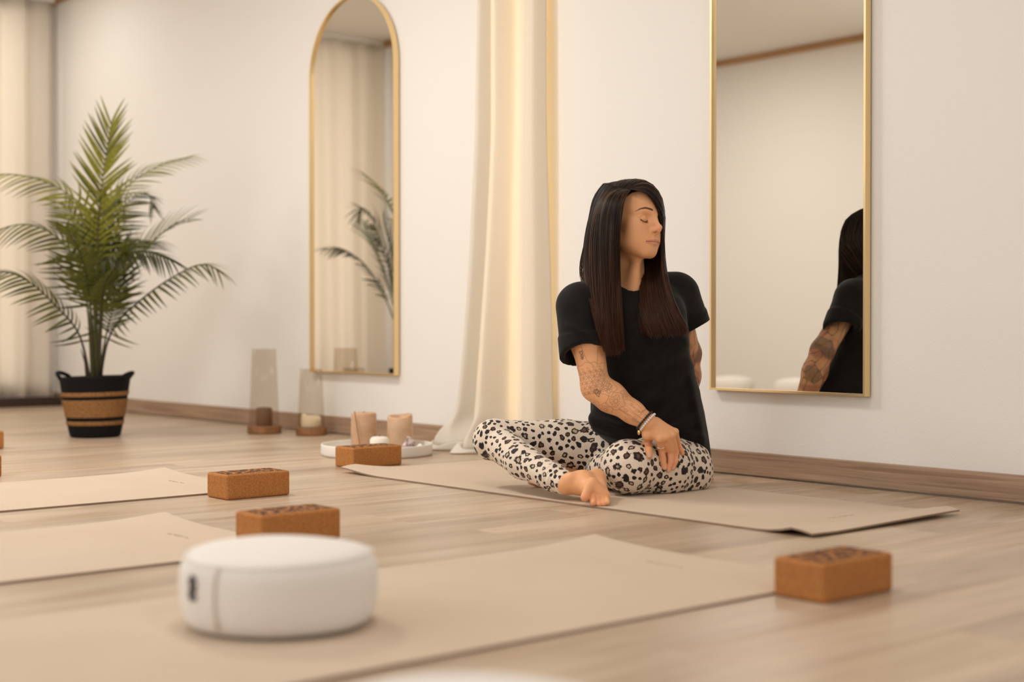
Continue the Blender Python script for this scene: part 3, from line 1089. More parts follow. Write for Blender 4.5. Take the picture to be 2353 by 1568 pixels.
# old dry stubs at the foot of the stems
for a, hh in ((0.4, 0.10), (2.2, 0.07), (4.4, 0.12)):
    link('stem_stub', tube_mesh('stem_stub', [(0.03 * math.cos(a), 0.03 * math.sin(a), HB_ - 0.04), (0.04 * math.cos(a), 0.04 * math.sin(a), HB_ + hh * 0.5), (0.06 * math.cos(a), 0.06 * math.sin(a), HB_ + hh)], [0.008, 0.006, 0.001], 6), palm, m_stem_d, True)

# ================================================================== the seated woman
FLOOR_Z = 0.0058      # top of the mat she sits on

# ---- a small distance-field modeller: smooth unions of tapered limbs and ellipsoids, polygonised once
def _smin(a, b, k):
    if k <= 0:
        return np.minimum(a, b)
    h = np.clip(0.5 + 0.5 * (b - a) / k, 0, 1)
    return b + (a - b) * h - k * h * (1 - h)

class Prim:
    def __init__(self, k, op='add'):
        self.k, self.op = k, op
class RC(Prim):
    def __init__(self, a, ra, b, rb, k=0.012, op='add'):
        super().__init__(k, op)
        self.a, self.b, self.ra, self.rb = np.asarray(a, float), np.asarray(b, float), ra, rb
        m = max(ra, rb)
        self.lo = np.minimum(self.a, self.b) - m
        self.hi = np.maximum(self.a, self.b) + m
    def __call__(self, p):
        ba = self.b - self.a
        q = p - self.a
        t = np.clip(q @ ba / max(1e-12, ba @ ba), 0, 1)
        return np.linalg.norm(q - t[:, None] * ba, axis=1) - (self.ra + (self.rb - self.ra) * t)
class EL(Prim):
    def __init__(self, c, r, k=0.012, op='add', rot=None):
        super().__init__(k, op)
        self.c, self.r, self.rot = np.asarray(c, float), np.asarray(r, float), rot
        m = max(r)
        self.lo, self.hi = self.c - m, self.c + m
    def __call__(self, p):
        q = p - self.c
        if self.rot is not None:
            q = q @ self.rot
        k0 = np.linalg.norm(q / self.r, axis=1)
        k1 = np.linalg.norm(q / (self.r * self.r), axis=1) + 1e-9
        return k0 * (k0 - 1) / k1

def field(prims, p, margin=None):
    d = np.full(len(p), 1.0)
    for pr in prims:
        if margin is None:
            idx = slice(None)
            q = p
        else:
            msk = np.all((p > pr.lo - margin) & (p < pr.hi + margin), axis=1)
            idx = np.nonzero(msk)[0]
            if len(idx) == 0:
                continue
            q = p[idx]
        v = pr(q)
        if pr.op == 'add':
            d[idx] = _smin(d[idx], v, pr.k)
        elif pr.op == 'sub':
            d[idx] = -_smin(-d[idx], v, pr.k)
    return d

def polygonise(fn, lo, hi, res, project=1):
    """Naive surface nets on a sparse grid; fn(points, margin)."""
    lo, hi = np.asarray(lo, float), np.asarray(hi, float)
    B = 8
    nb = np.ceil((hi - lo) / (res * B)).astype(int)
    n = nb * B + 1
    cc = np.stack(np.meshgrid(*[np.arange(k) for k in nb], indexing='ij'), -1).reshape(-1, 3)
    cd = fn(lo + (cc + 0.5) * res * B, None)
    act = np.abs(cd) < res * B * 1.35
    D = np.where(cd < 0, -1.0, 1.0).astype(np.float32).reshape(nb)
    D = np.repeat(np.repeat(np.repeat(D, B, 0), B, 1), B, 2)
    D = np.pad(D, ((0, 1), (0, 1), (0, 1)), mode='edge')
    blocks = cc[act]
    off = np.stack(np.meshgrid(*[np.arange(B + 1)] * 3, indexing='ij'), -1).reshape(-1, 3)
    step = 400
    for s in range(0, len(blocks), step):
        idx = (blocks[s:s + step, None, :] * B + off[None]).reshape(-1, 3)
        v = fn(lo + idx * res, 0.05)
        D[idx[:, 0], idx[:, 1], idx[:, 2]] = v
    S = D < 0
    cnt = np.zeros(tuple(n - 1), np.int8)
    for i in (0, 1):
        for j in (0, 1):
            for k in (0, 1):
                cnt += S[i:n[0] - 1 + i, j:n[1] - 1 + j, k:n[2] - 1 + k]
    cells = np.argwhere((cnt > 0) & (cnt < 8))
    vid = np.full(tuple(n - 1), -1, np.int32)
    vid[cells[:, 0], cells[:, 1], cells[:, 2]] = np.arange(len(cells))
    acc = np.zeros((len(cells), 3))
    num = np.zeros(len(cells))
    corners = [(i, j, k) for i in (0, 1) for j in (0, 1) for k in (0, 1)]
    val = {c: D[cells[:, 0] + c[0], cells[:, 1] + c[1], cells[:, 2] + c[2]].astype(float) for c in corners}
    for c in corners:
        for ax in range(3):
            if c[ax] == 0:
                e = list(c)
                e[ax] = 1
                e = tuple(e)
                a, b = val[c], val[e]
                m = (a < 0) != (b < 0)
                t = np.where(m, a / np.where(m, a - b, 1), 0)
                pos = np.tile(np.array(c, float), (len(cells), 1))
                pos[:, ax] += t
                acc += pos * m[:, None]
                num += m
    V = lo + (cells + acc / num[:, None]) * res
    quads = []
    for ax in range(3):
        o1, o2 = (ax + 1) % 3, (ax + 2) % 3
        sl0 = [slice(1, n[q] - 1) for q in range(3)]
        sl0[ax] = slice(0, n[ax] - 1)
        sl1 = list(sl0)
        sl1[ax] = slice(1, n[ax])
        s0, s1 = S[tuple(sl0)], S[tuple(sl1)]
        e = np.argwhere(s0 != s1)
        st = s0[e[:, 0], e[:, 1], e[:, 2]]
        base = e + np.array([0 if q == ax else 1 for q in range(3)])
        def cell(d1, d2):
            c = base.copy()
            c[:, o1] -= d1
            c[:, o2] -= d2
            return vid[c[:, 0], c[:, 1], c[:, 2]]
        q = np.stack([cell(1, 1), cell(0, 1), cell(0, 0), cell(1, 0)], 1)
        q[~st] = q[~st][:, ::-1]
        quads.append(q)
    Q = np.concatenate(quads)
    Q = Q[(Q >= 0).all(1)]
    for _ in range(project):
        V = reproject(fn, V)
    return V, Q

def reproject(fn, V, lim=0.003):
    e = 0.0006
    d0 = fn(V, 0.05)
    g = np.stack([fn(V + np.eye(3)[i] * e, 0.05) - d0 for i in range(3)], 1) / e
    gl = (g * g).sum(1)
    stp = np.clip(d0 / np.maximum(gl, 0.2), -lim, lim)
    return V - g * stp[:, None]

def tri_subdivide(V, Q, mask):
    """Split quads whose corners all satisfy mask into four; neighbours are fanned so nothing cracks."""
    me = mesh_np('tmp', V, Q)
    bm = bmesh.new()
    bm.from_mesh(me)
    bpy.data.meshes.remove(me)
    bm.verts.ensure_lookup_table()
    es = [e for e in bm.edges if mask[e.verts[0].index] and mask[e.verts[1].index]]
    bmesh.ops.subdivide_edges(bm, edges=es, cuts=1, use_grid_fill=True)
    bmesh.ops.triangulate(bm, faces=[f for f in bm.faces if len(f.verts) > 4])
    me = bpy.data.meshes.new('tmp2')
    bm.to_mesh(me)
    bm.free()
    return me

def get_co(me):
    a = np.empty(len(me.vertices) * 3, np.float32)
    me.vertices.foreach_get('co', a)
    return a.reshape(-1, 3).astype(float)

def set_co(me, v):
    me.vertices.foreach_set('co', np.asarray(v, np.float32).ravel())
    me.update()

def set_color(me, rgb, name='tint'):
    at = me.color_attributes.new(name, 'FLOAT_COLOR', 'POINT')
    c = np.ones((len(me.vertices), 4), np.float32)
    c[:, :3] = rgb
    at.data.foreach_set('color', c.ravel())

def refl(p):
    return np.array([p[0], 2 * (YW - 0.02) - p[1], p[2]])

def proj(p):
    d = np.asarray(p) - CP
    w = d @ FW
    return CXP + F_PX * (d @ RR) / w, CYP - F_PX * (d @ UP) / w

# the upper body sits a little nearer than its hips would suggest: lean of the twist
def Wu(px, py, c):
    return W(px, py, c - lerp(0.08, 0.205, float(smooth01((1040 - py) / 330.0))))

# ---- legs
kneeR, hipR = W(1138, 1012, 4.20), W(1425, 1036, 4.24)
calfR, ankR = W(1203, 1062, 4.05), W(1301, 1112, 3.875)
kneeL, midL, sideL, hipL = W(1444, 1073, 4.00), W(1518, 1072, 4.09), W(1566, 1080, 4.175), W(1548, 1052, 4.24)
ankL = W(1352, 1088, 4.27)
pelv = W(1495, 1035, 4.23)

def leg_prims(o):
    """o: how far the surface lies outside the skin."""
    L = [
        RC(pelv, 0.115 + o, hipR, 0.092 + o, 0.02),
        RC(hipR, 0.088 + o, W(1290, 1022, 4.26), 0.070 + o, 0.03),
        RC(W(1290, 1022, 4.26), 0.070 + o, kneeR + [0, 0, .004], 0.056 + o, 0.03),
        EL(kneeR - RR * 0.008, (0.058 + o, 0.058 + o, 0.060 + o), 0.02),
        RC(pelv, 0.11 + o, hipL, 0.095 + o, 0.03),
        RC(hipL, 0.090 + o, sideL, 0.083 + o, 0.03),
        RC(sideL, 0.083 + o, midL, 0.086 + o, 0.04),
        RC(midL, 0.084 + o, kneeL, 0.072 + o, 0.04),
        EL(kneeL - VV * 0.004, (0.076 + o, 0.076 + o, 0.074 + o), 0.02),
    ]
    L2 = [
        RC(kneeR, 0.053 + o, calfR - VV * 0.0, 0.047 + o, 0.02),
        RC(calfR, 0.047 + o, lerp(calfR, ankR, 0.72), 0.037 + o, 0.02),
        RC(lerp(calfR, ankR, 0.72), 0.037 + o, ankR, 0.0315 + o, 0.012),
        RC(kneeL, 0.060 + o, lerp(kneeL, ankL, 0.5), 0.054 + o, 0.010),
        RC(lerp(kneeL, ankL, 0.5), 0.054 + o, ankL, 0.033 + o, 0.015),
    ]
    return L, L2

LEG_A, LEG_B = leg_prims(0.0)
shin_dir = (ankR - calfR) / np.linalg.norm(ankR - calfR)
shinL_dir = (ankL - kneeL) / np.linalg.norm(ankL - kneeL)
CUT_R = lerp(calfR, ankR, 1.0) + shin_dir * 0.004
CUT_L = lerp(kneeL, ankL, 0.80)

def fold_noise(p, seed=0):
    r = np.random.RandomState(seed)
    s = np.zeros(len(p))
    for _ in range(6):
        d = r.normal(size=3)
        d /= np.linalg.norm(d)
        s += np.sin(p @ d * r.uniform(18, 42) + r.uniform(0, 6.28))
    return s / 6

def legs_fn(p, margin):
    a = field(LEG_A, p, margin)
    b = field(LEG_B, p, margin)
    # bunched folds above the right ankle and behind the knees
    t = (p - ankR) @ shin_dir
    near = np.exp(-((t + 0.045) / 0.040) ** 2) * (np.linalg.norm(p - ankR, axis=1) < 0.13)
    b = b - 0.0017 * near * np.sin(t * 420 + 3.0 * np.sin((p @ RR) * 40) + 2 * np.sin(p[:, 2] * 45))
    b = np.where((np.linalg.norm(p - ankR, axis=1) < 0.10), np.maximum(b, (p - CUT_R) @ shin_dir), b)
    b = np.where((np.linalg.norm(p - ankL, axis=1) < 0.13), np.maximum(b, (p - CUT_L) @ shinL_dir), b)
    d = _smin(a, b, 0.006)
    d = d + 0.0008 * fold_noise(p, 3)
    return np.maximum(d, FLOOR_Z + 0.0005 - p[:, 2])

# find where a picture ray meets the dressed legs (used to rest the hand on the knee)
def hit_leg(px, py, c0=3.6, c1=4.4):
    cs = np.linspace(c0, c1, 500)
    P = np.array([W(px, py, c) for c in cs])
    d = legs_fn(P, None)
    i = np.nonzero(d < 0)[0]
    return None if len(i) == 0 else cs[i[0]]

# ---- body
shR, shL = Wu(1334, 702, 4.22), Wu(1548, 680, 4.385)
elbR = W(1369, 890, 3.985)
wrR = W(1487, 970, 3.955)
neck0, neck1 = Wu(1443, 672, 4.315), Wu(1440, 575, 4.295)

# far arm: elbow and hand placed so that the mirror shows them where the photograph does
def solve_refl(px, py, rpx):
    best = None
    for c in np.linspace(4.1, 4.75, 400):
        q = refl(W(px, py, c))
        e = abs(proj(q)[0] - rpx)
        if best is None or e < best[0]:
            best = (e, c)
    return best[1]
elbL = W(1581, 812, 4.285)
cH = solve_refl(1560, 1070, 1832)
wrL = W(1572, 985, cH)
hdL = W(1568, 1064, cH + 0.01)

HEAD_O = Wu(1447, 507, 4.265)
HEAD_S = 1.045
_yaw, _roll, _pit = math.radians(48), math.radians(-2.5), math.radians(2.0)
fwd = RR * math.sin(_yaw) - VV * math.cos(_yaw)
lef = -(RR * math.cos(_yaw) + VV * math.sin(_yaw))
fwd = fwd * math.cos(_pit) + ZZ * math.sin(_pit)
upv = np.cross(lef, fwd)
lef, upv = lef * math.cos(_roll) - upv * math.sin(_roll), upv * math.cos(_roll) + lef * math.sin(_roll)
HEAD_R = np.stack([lef, fwd, upv], 1)
def to_head(p):
    return (p - HEAD_O) @ HEAD_R / HEAD_S
def from_head(q):
    return HEAD_O + (np.asarray(q) * HEAD_S) @ HEAD_R.T

def sym(f):
    return [f(-1), f(1)]
HEAD = [
    EL((0, -.012, .030), (.0735, .093, .081), .02),
    EL((0, .034, .044), (.058, .050, .050), .022),
    EL((0, .034, -.022), (.057, .050, .064), .022),
    EL((0, .025, -.063), (.049, .048, .039), .022),
    EL((0, .056, -.062), (.030, .0265, .027), .020),
    EL((0, .0625, -.0900), (.0170, .0125, .0120), .022),
    *sym(lambda s: RC((s * .053, -.002, -.050), .013, (s * .017, .057, -.0905), .0120, .020)),
    *sym(lambda s: EL((s * .041, .0505, -.024), (.020, .018, .017), .024)),
    *sym(lambda s: EL((s * .034, .042, -.054), (.021, .022, .026), .030)),
    *sym(lambda s: RC((s * .047, .052, .018), .008, (s * .013, .0725, .0165), .0085, .016)),
    *sym(lambda s: EL((s * .031, .086, -.003), (.0175, .0155, .0125), .012, 'sub')),
    *sym(lambda s: EL((s * .0315, .0600, -.0035), (.0170, .0165, .0125), .005)),
    RC((0, .0740, .016), .0070, (0, .0960, -.0245), .0066, .012),
    EL((0, .0985, -.0285), (.0074, .0082, .0072), .009),
    *sym(lambda s: EL((s * .0098, .0880, -.0338), (.0058, .0090, .0058), .009)),
    RC((0, .0975, -.0362), .0045, (0, .082, -.0435), .0060, .006),
    *sym(lambda s: RC((s * .0062, .0945, -.0405), .0030, (s * .0075, .0870, -.0395), .0026, .0015, 'sub')),
    *sym(lambda s: RC((s * .0280, .0680, -.0650), .0020, (s * .0065, .0832, -.0605), .0038, .006)),
    RC((-.0065, .0832, -.0605), .0038, (.0065, .0832, -.0605), .0038, .005),
    *sym(lambda s: RC((s * .0250, .0695, -.0680), .0028, (s * .0050, .0808, -.0695), .0048, .006)),
    RC((-.005, .0808, -.0695), .0048, (.005, .0808, -.0695), .0048, .005),
    *sym(lambda s: RC((s * .0300, .0710, -.0652), .0008, (s * .0080, .0880, -.0650), .0011, .0022, 'sub')),
    RC((-.008, .0880, -.0650), .0011, (.008, .0880, -.0650), .0011, .0022, 'sub'),
    *sym(lambda s: EL((s * .0735, -.010, -.012), (.010, .017, .029), .006)),
]
for pr in HEAD:
    pass

# right hand resting on the left knee: joints in picture rows, set on the knee's surface
def on_knee(px, py, r, default, lift=0.8):
    c = hit_leg(px, py)
    return W(px, py, (c if c is not None else default) - r * lift)
mcp = {}
palm_c = 3.962
K_I, K_M, K_R, K_P = W(1516, 1008, 3.945), W(1530, 1005, 3.950), W(1543, 1000, 3.962), W(1551, 993, 3.980)
HAND = [
    RC(wrR, 0.0235, W(1502, 990, 3.965), 0.0235, .012),
    RC(W(1497, 985, 3.965), 0.0200, K_I, 0.0108, .014),
    RC(W(1502, 983, 3.965), 0.0200, K_M, 0.0110, .014),
    RC(W(1506, 980, 3.970), 0.0195, K_R, 0.0106, .014),
    RC(W(1507, 977, 3.975), 0.0185, K_P, 0.0098, .014),
]
def finger(pts, radii, k=0.004):
    out = []
    for i in range(len(pts) - 1):
        out.append(RC(pts[i], radii[i], pts[i + 1], radii[i + 1], k if i == 0 else 0.003))
    return out
TIPS = {}
fi_ = [K_I, on_knee(1520, 1034, .010, 3.95, 1.5), on_knee(1523, 1056, .0088, 3.95, 1.0), on_knee(1527, 1074, .0078, 3.95, 0.85)]
fm_ = [K_M, on_knee(1541, 1040, .010, 3.95, 1.6), on_knee(1541, 1062, .0088, 3.95, 1.1), on_knee(1536, 1079, .0078, 3.95, 0.85)]
fr_ = [K_R, on_knee(1552, 1038, .0095, 3.96, 1.4), on_knee(1551, 1060, .0084, 3.96, 1.0), on_knee(1546, 1075, .0074, 3.96, 0.85)]
fp_ = [K_P, on_knee(1558, 1022, .0085, 3.98, 1.2), on_knee(1564, 1034, .0076, 3.98, 1.0), on_knee(1568, 1042, .0066, 3.98, 0.9)]
ft_ = [W(1488, 998, 3.955), on_knee(1489, 1016, .0115, 3.945, 1.0), on_knee(1490, 1034, .0100, 3.945, 0.9), on_knee(1492, 1049, .0088, 3.945, 0.85)]
FING = (finger(fi_, (.0108, .0102, .0092, .0078), .008) + finger(fm_, (.0110, .0104, .0094, .0080), .008) +
        finger(fr_, (.0106, .0098, .0089, .0076), .008) + finger(fp_, (.0098, .0090, .0080, .0068), .008) +
        [RC(W(1486, 984, 3.965), .018, ft_[0], .0150, .014)] + finger(ft_, (.0150, .0115, .0105, .0086), .008))

ARM_R = [
    RC(shR, .043, lerp(shR, elbR, .45), .0455, .02),
    RC(lerp(shR, elbR, .45), .0455, elbR, .0385, .02),
    RC(elbR, .0395, lerp(elbR, wrR, .28), .0410, .018),
    RC(lerp(elbR, wrR, .28), .0410, lerp(elbR, wrR, .72), .0310, .02),
    RC(lerp(elbR, wrR, .72), .0310, wrR, .0245, .015),
]
ARM_L = [
    RC(shL, .040, elbL, .0375, .02),
    RC(elbL, .038, lerp(elbL, wrL, .3), .039, .018),
    RC(lerp(elbL, wrL, .3), .040, wrL, .026, .02),
    RC(wrL, .026, hdL, .022, .012),
]
hand_dir = (hdL - wrL) / np.linalg.norm(hdL - wrL)
hz = np.array([hdL[0], hdL[1], 0.022])
HAND_L = [RC(hdL, .022, hz, .020, .012)]
for i, (sa, ln) in enumerate(((-.9, .055), (-.35, .085), (0.0, .092), (.32, .086), (.62, .07))):
    dv = (RR * .9 + VV * .35)
    dv /= np.linalg.norm(dv)
    pv = np.cross(ZZ, dv)
    dd_ = dv * math.cos(sa) + pv * math.sin(sa)
    st_ = hz + pv * math.sin(sa) * 0.022
    HAND_L += [RC(st_, .012, st_ + dd_ * ln * .5 + [0, 0, -.006], .0095, .01), RC(st_ + dd_ * ln * .5 + [0, 0, -.006], .0095, st_ + dd_ * ln + [0, 0, -.013], .0078, .003)]

def foot_r():
    mid = W(1338, 1110, 3.87)
    heel = W(1371, 1100, 3.925)
    ball = W(1369, 1131, 3.80)
    ball2 = W(1386, 1141, 3.795)
    L = [RC(ankR, .0300, mid, .0300, .012), RC(mid, .028, heel, .0245, .018), RC(mid, .029, ball, .0235, .016), RC(heel, .022, ball2, .0165, .016),
         RC(ball, .0225, ball2, .0165, .012), EL(W(1312, 1096, 3.855), (.009, .009, .009), .016),
         RC(W(1361, 1112, 3.80), .0170, W(1351, 1126, 3.775), .0125, .010), RC(W(1351, 1126, 3.775), .0125, W(1344, 1143, 3.760), .0118, .004)]
    for (x0, y0, x1, y1, r) in ((1361, 1142, 1364, 1156, .0090), (1374, 1146, 1377, 1159, .0080), (1385, 1148, 1387, 1158, .0076), (1394, 1147, 1396, 1155, .0068)):
        L.append(RC(W(x0, y0, 3.775), r, W(x1, y1, 3.748), r * .95, .004))
    return L
def foot_l():
    toe = W(1222, 1111, 4.165)
    mid = W(1290, 1098, 4.21)
    L = [RC(lerp(kneeL, ankL, .7), .034, ankL, .031, .01), RC(ankL, .031, mid, .026, .015), RC(mid, .026, W(1245, 1106, 4.18), .020, .015),
         RC(ankL, .028, W(1368, 1092, 4.31), .025, .012)]
    for i in range(5):
        a = W(1246, 1104 + i * 2.2, 4.16 + .012 * i)
        b = W(1219 + 3 * i, 1108 + i * 1.5, 4.15 + .014 * i)
        L.append(RC(a, .0095, b, .0085 - .0006 * i, .005))
    return L

TORSO = [
    RC(pelv, .09, Wu(1485, 900, 4.32), .085, .04),
    RC(Wu(1485, 900, 4.32), .085, Wu(1470, 770, 4.30), .085, .04),
    RC(Wu(1410, 735, 4.255), .050, Wu(1515, 725, 4.315), .050, .03),
    RC(neck0, .048, shR, .040, .03), RC(neck0, .048, shL, .038, .03),
]
NECK = [RC(neck0, .052, neck1, .047, .03), RC(Wu(1455, 665, 4.25), .018, Wu(1462, 600, 4.24), .012, .03)]
LEG_S, LEG_S2 = leg_prims(-0.004)
BODY = TORSO + LEG_S + LEG_S2 + NECK + ARM_R + ARM_L + HAND + HAND_L
FOOT = foot_r() + foot_l()
for pr in HEAD:       # bounding boxes in world space for the fast path
    cs = np.array([[x, y, z] for x in (pr.lo[0], pr.hi[0]) for y in (pr.lo[1], pr.hi[1]) for z in (pr.lo[2], pr.hi[2])])
HEAD_LO = from_head((-.11, -.13, -.14))
def body_fn(p, margin):
    d = field(BODY, p, margin)
    f = field(FING, p, margin)
    d = _smin(d, f, .006)
    t = field(FOOT, p, margin)
    d = _smin(d, t, .008)
    q = to_head(p)
    if margin is None:
        h = field(HEAD, q, None) * HEAD_S
        d = _smin(d, h, .022)
    else:
        m = np.nonzero((np.abs(q) < np.array([.14, .17, .19])).all(1))[0]
        if len(m):
            h = field(HEAD, q[m], 0.045) * HEAD_S
            d[m] = _smin(d[m], h, .022)
    return np.maximum(d, FLOOR_Z + 0.0002 - p[:, 2])

# ---- mesh the skin
allp = np.array([kneeR, ankR, hipL, shR, shL, elbL, hdL, HEAD_O, kneeL, W(1396, 1155, 3.75), W(1210, 1110, 4.17)])
lo_ = allp.min(0) - [.16, .16, 0]
hi_ = allp.max(0) + [.16, .16, .16]
lo_[2] = -0.01
V_, Q_ = polygonise(body_fn, lo_, hi_, 0.0032)
hq = to_head(V_)
fine = (hq[:, 1] > -0.02) & (np.abs(hq[:, 0]) < .09) & (hq[:, 2] > -.14) & (hq[:, 2] < .13)
vpx, vpy = proj(V_.T.reshape(3, -1).T)
def near_seg(p, a, b, r):
    ba = b - a
    t = np.clip((p - a) @ ba / (ba @ ba), 0, 1)
    return np.linalg.norm(p - a - t[:, None] * ba, axis=1) < r
fine |= near_seg(V_, lerp(shR, elbR, .3), elbR, .065) | near_seg(V_, elbR, wrR, .065)
fine |= np.linalg.norm(V_ - K_M, axis=1) < .125
fine |= np.linalg.norm(V_ - W(1355, 1125, 3.82), axis=1) < .11
me_b = tri_subdivide(V_, Q_, fine)
vb = get_co(me_b)
vb = reproject(body_fn, vb, .0015)
hq = to_head(vb)
fine2 = (hq[:, 1] > 0.045) & (np.abs(hq[:, 0]) < .06) & (hq[:, 2] > -.085) & (hq[:, 2] < .04)
fine2 |= near_seg(vb, lerp(shR, elbR, .35), elbR, .062) | near_seg(vb, elbR, wrR, .060)
polys = np.array([list(p.vertices) + ([p.vertices[2]] if len(p.vertices) == 3 else []) for p in me_b.polygons], dtype=np.int32)
bm = bmesh.new()
set_co(me_b, vb)
bm.from_mesh(me_b)
bm.verts.ensure_lookup_table()
es = [e for e in bm.edges if fine2[e.verts[0].index] and fine2[e.verts[1].index]]
bmesh.ops.subdivide_edges(bm, edges=es, cuts=1, use_grid_fill=True)
bmesh.ops.triangulate(bm, faces=[f for f in bm.faces if len(f.verts) > 4])
bm.to_mesh(me_b)
bm.free()
vb = get_co(me_b)
vb = reproject(body_fn, vb, .001)
set_co(me_b, vb)

# ---- skin colour: lips, brows, lash line, scalp, knuckles, tattoos, plus shade painted into recesses
hq = to_head(vb)
base = np.tile(np.array([0.84, 0.43, 0.215]), (len(vb), 1))
def blend(mask, col):
    m = np.clip(mask, 0, 1)[:, None]
    base[:] = base * (1 - m) + np.array(col) * m
n1 = fold_noise(vb * 1.7, 11)[:, None]
base *= 1 + 0.05 * n1
def poly_dist(P2, pts):
    d = np.full(len(P2), 9.0)
    tt = np.zeros(len(P2))
    pts = np.asarray(pts, float)
    for i in range(len(pts) - 1):
        a, b = pts[i], pts[i + 1]
        ba = b - a
        t = np.clip((P2 - a) @ ba / (ba @ ba + 1e-12), 0, 1)
        q = np.linalg.norm(P2 - a - t[:, None] * ba, axis=1)
        u = q < d
        d[u] = q[u]
        tt[u] = (i + t[u]) / (len(pts) - 1)
    return d, tt
face = hq[:, 1] > 0.04
xz = np.stack([np.abs(hq[:, 0]), hq[:, 2]], 1)
dch = np.linalg.norm(xz - [.040, -.030], axis=1)
blend(face * 0.22 * np.exp(-(dch / .018) ** 2), (0.84, 0.34, 0.19))
dn = np.linalg.norm(hq - [0, .104, -.032], axis=1)
blend(0.22 * np.exp(-(dn / .012) ** 2), (0.84, 0.33, 0.19))
for s_ in (-1, 1):
    dno = np.linalg.norm(hq - [s_ * .0068, .0912, -.0402], axis=1)
    blend(0.85 * (1 - smooth01((dno - .0018) / .0022)), (0.16, 0.05, 0.03))  # nostril shade painted into the skin colour
lipu, _t = poly_dist(xz, [(0, -.0605), (.0065, -.0600), (.016, -.0627), (.0280, -.0650)])
lipl, _t2 = poly_dist(xz, [(0, -.0705), (.006, -.0700), (.015, -.0687), (.0250, -.0668)])
blend(face * 0.62 * (1 - smooth01((lipu - .0022) / .0018)) * (hq[:, 1] > .062), (0.62, 0.235, 0.15))
blend(face * 0.62 * (1 - smooth01((lipl - .0036) / .0022)) * (hq[:, 1] > .062), (0.66, 0.255, 0.16))
slit, _t = poly_dist(xz, [(0, -.0652), (.010, -.0652), (.0300, -.0654)])
blend(face * 0.75 * (1 - smooth01((slit - .0003) / .0012)) * (hq[:, 1] > .060), (0.20, 0.06, 0.04))  # dark line between the lips, shade put into the colour
brow, bt_ = poly_dist(xz, [(.0125, .0190), (.020, .0215), (.034, .0240), (.045, .0215), (.055, .0145)])
wd_ = np.interp(bt_, [0, .15, .6, 1], [.0016, .0031, .0024, .0006])
blend(face * 0.93 * (1 - smooth01((brow - wd_ * .6) / (wd_ * .7))), (0.045, 0.020, 0.012))
lash, _t = poly_dist(xz, [(.0200, -.0080), (.0250, -.0115), (.0320, -.0130), (.0390, -.0112), (.0455, -.0070)])
blend(face * 0.95 * (1 - smooth01((lash - .0006) / .0012)), (0.03, 0.014, 0.010))
crs, _t = poly_dist(xz, [(.0195, -.0035), (.0250, .0045), (.0330, .0065), (.0420, .0035), (.0480, -.0035)])
blend(face * 0.35 * (1 - smooth01((crs - .0005) / .0022)), (0.46, 0.19, 0.10))  # eyelid crease, its soft shade painted in
# scalp under the hair
hair_edge = hq[:, 2] - np.interp(hq[:, 1], [-.12, -.03, 0.02, .05, .075, .1], [-.08, -.03, .035, .062, .072, .075])
hair_m = smooth01(hair_edge / .006) * (np.abs(hq) < [.12, .13, .16]).all(1)
blend(hair_m * (hq[:, 2] > -.09), (0.030, 0.014, 0.008))
# redness of fingers and toes
for q_, r_, s_ in ([(x, .016, .35) for x in (fi_[1], fm_[1], fr_[1], fi_[2], fm_[2], fr_[2], ft_[2])] + [(x, .014, .45) for x in (fi_[3], fm_[3], fr_[3], fp_[3], ft_[3])] +
                   [(W(1344, 1143, 3.755), .022, .5), (W(1364, 1156, 3.745), .014, .4), (W(1377, 1159, 3.745), .014, .4), (W(1388, 1158, 3.745), .014, .4), (W(1385, 1120, 3.80), .03, .3)]):
    blend(s_ * np.exp(-(np.linalg.norm(vb - q_, axis=1) / r_) ** 2), (0.80, 0.31, 0.165))

# tattoos on the near arm, drawn in the arm's own unrolled coordinates
def arm_uv(p, a, b, front):
    t = (b - a) / np.linalg.norm(b - a)
    f = front - t * np.dot(front, t)
    f /= np.linalg.norm(f)
    s = np.cross(t, f)
    q = p - a
    u = q @ t
    x, y = q @ f, q @ s
    r = np.sqrt(x * x + y * y)
    return u, np.arctan2(y, x) * 0.040, r
INK = np.array([0.085, 0.052, 0.038])
front = -VV * 0.9 - RR * 0.2
Lu, Lf = np.linalg.norm(elbR - shR), np.linalg.norm(wrR - elbR)
ink = np.zeros(len(vb))
def draw(P2, mask, lines, w=.0008, dark=.8):
    d = np.full(len(P2), 9.0)
    idx = np.nonzero(mask)[0]
    if len(idx) == 0:
        return
    for ln in lines:
        ln = np.asarray(ln)
        lo2, hi2 = ln.min(0) - .003, ln.max(0) + .003
        sub = idx[((P2[idx] > lo2) & (P2[idx] < hi2)).all(1)]
        if len(sub) == 0:
            continue
        q, _ = poly_dist(P2[sub], ln)
        d[sub] = np.minimum(d[sub], q)
    ink[:] = np.maximum(ink, dark * (1 - smooth01((d - w * .6) / (w * 1.1))) * mask)
def circ(cx, cy, r, a0=0, a1=6.2832, n=22, wob=0, k=5):
    t = np.linspace(a0, a1, n)
    rr = r * (1 + wob * np.sin(k * t + cx * 300))
    return np.stack([cx + rr * np.cos(t), cy + rr * np.sin(t)], 1)
def petal(cx, cy, ang, ln, wd):
    t = np.linspace(0, 1, 9)
    y = wd * np.sin(np.pi * t)
    ca, sa = math.cos(ang), math.sin(ang)
    up_ = np.stack([cx + ln * t * ca - y * sa, cy + ln * t * sa + y * ca], 1)
    dn_ = np.stack([cx + ln * t * ca + y * sa, cy + ln * t * sa - y * ca], 1)
    return [up_, dn_]
rt = random.Random(5)
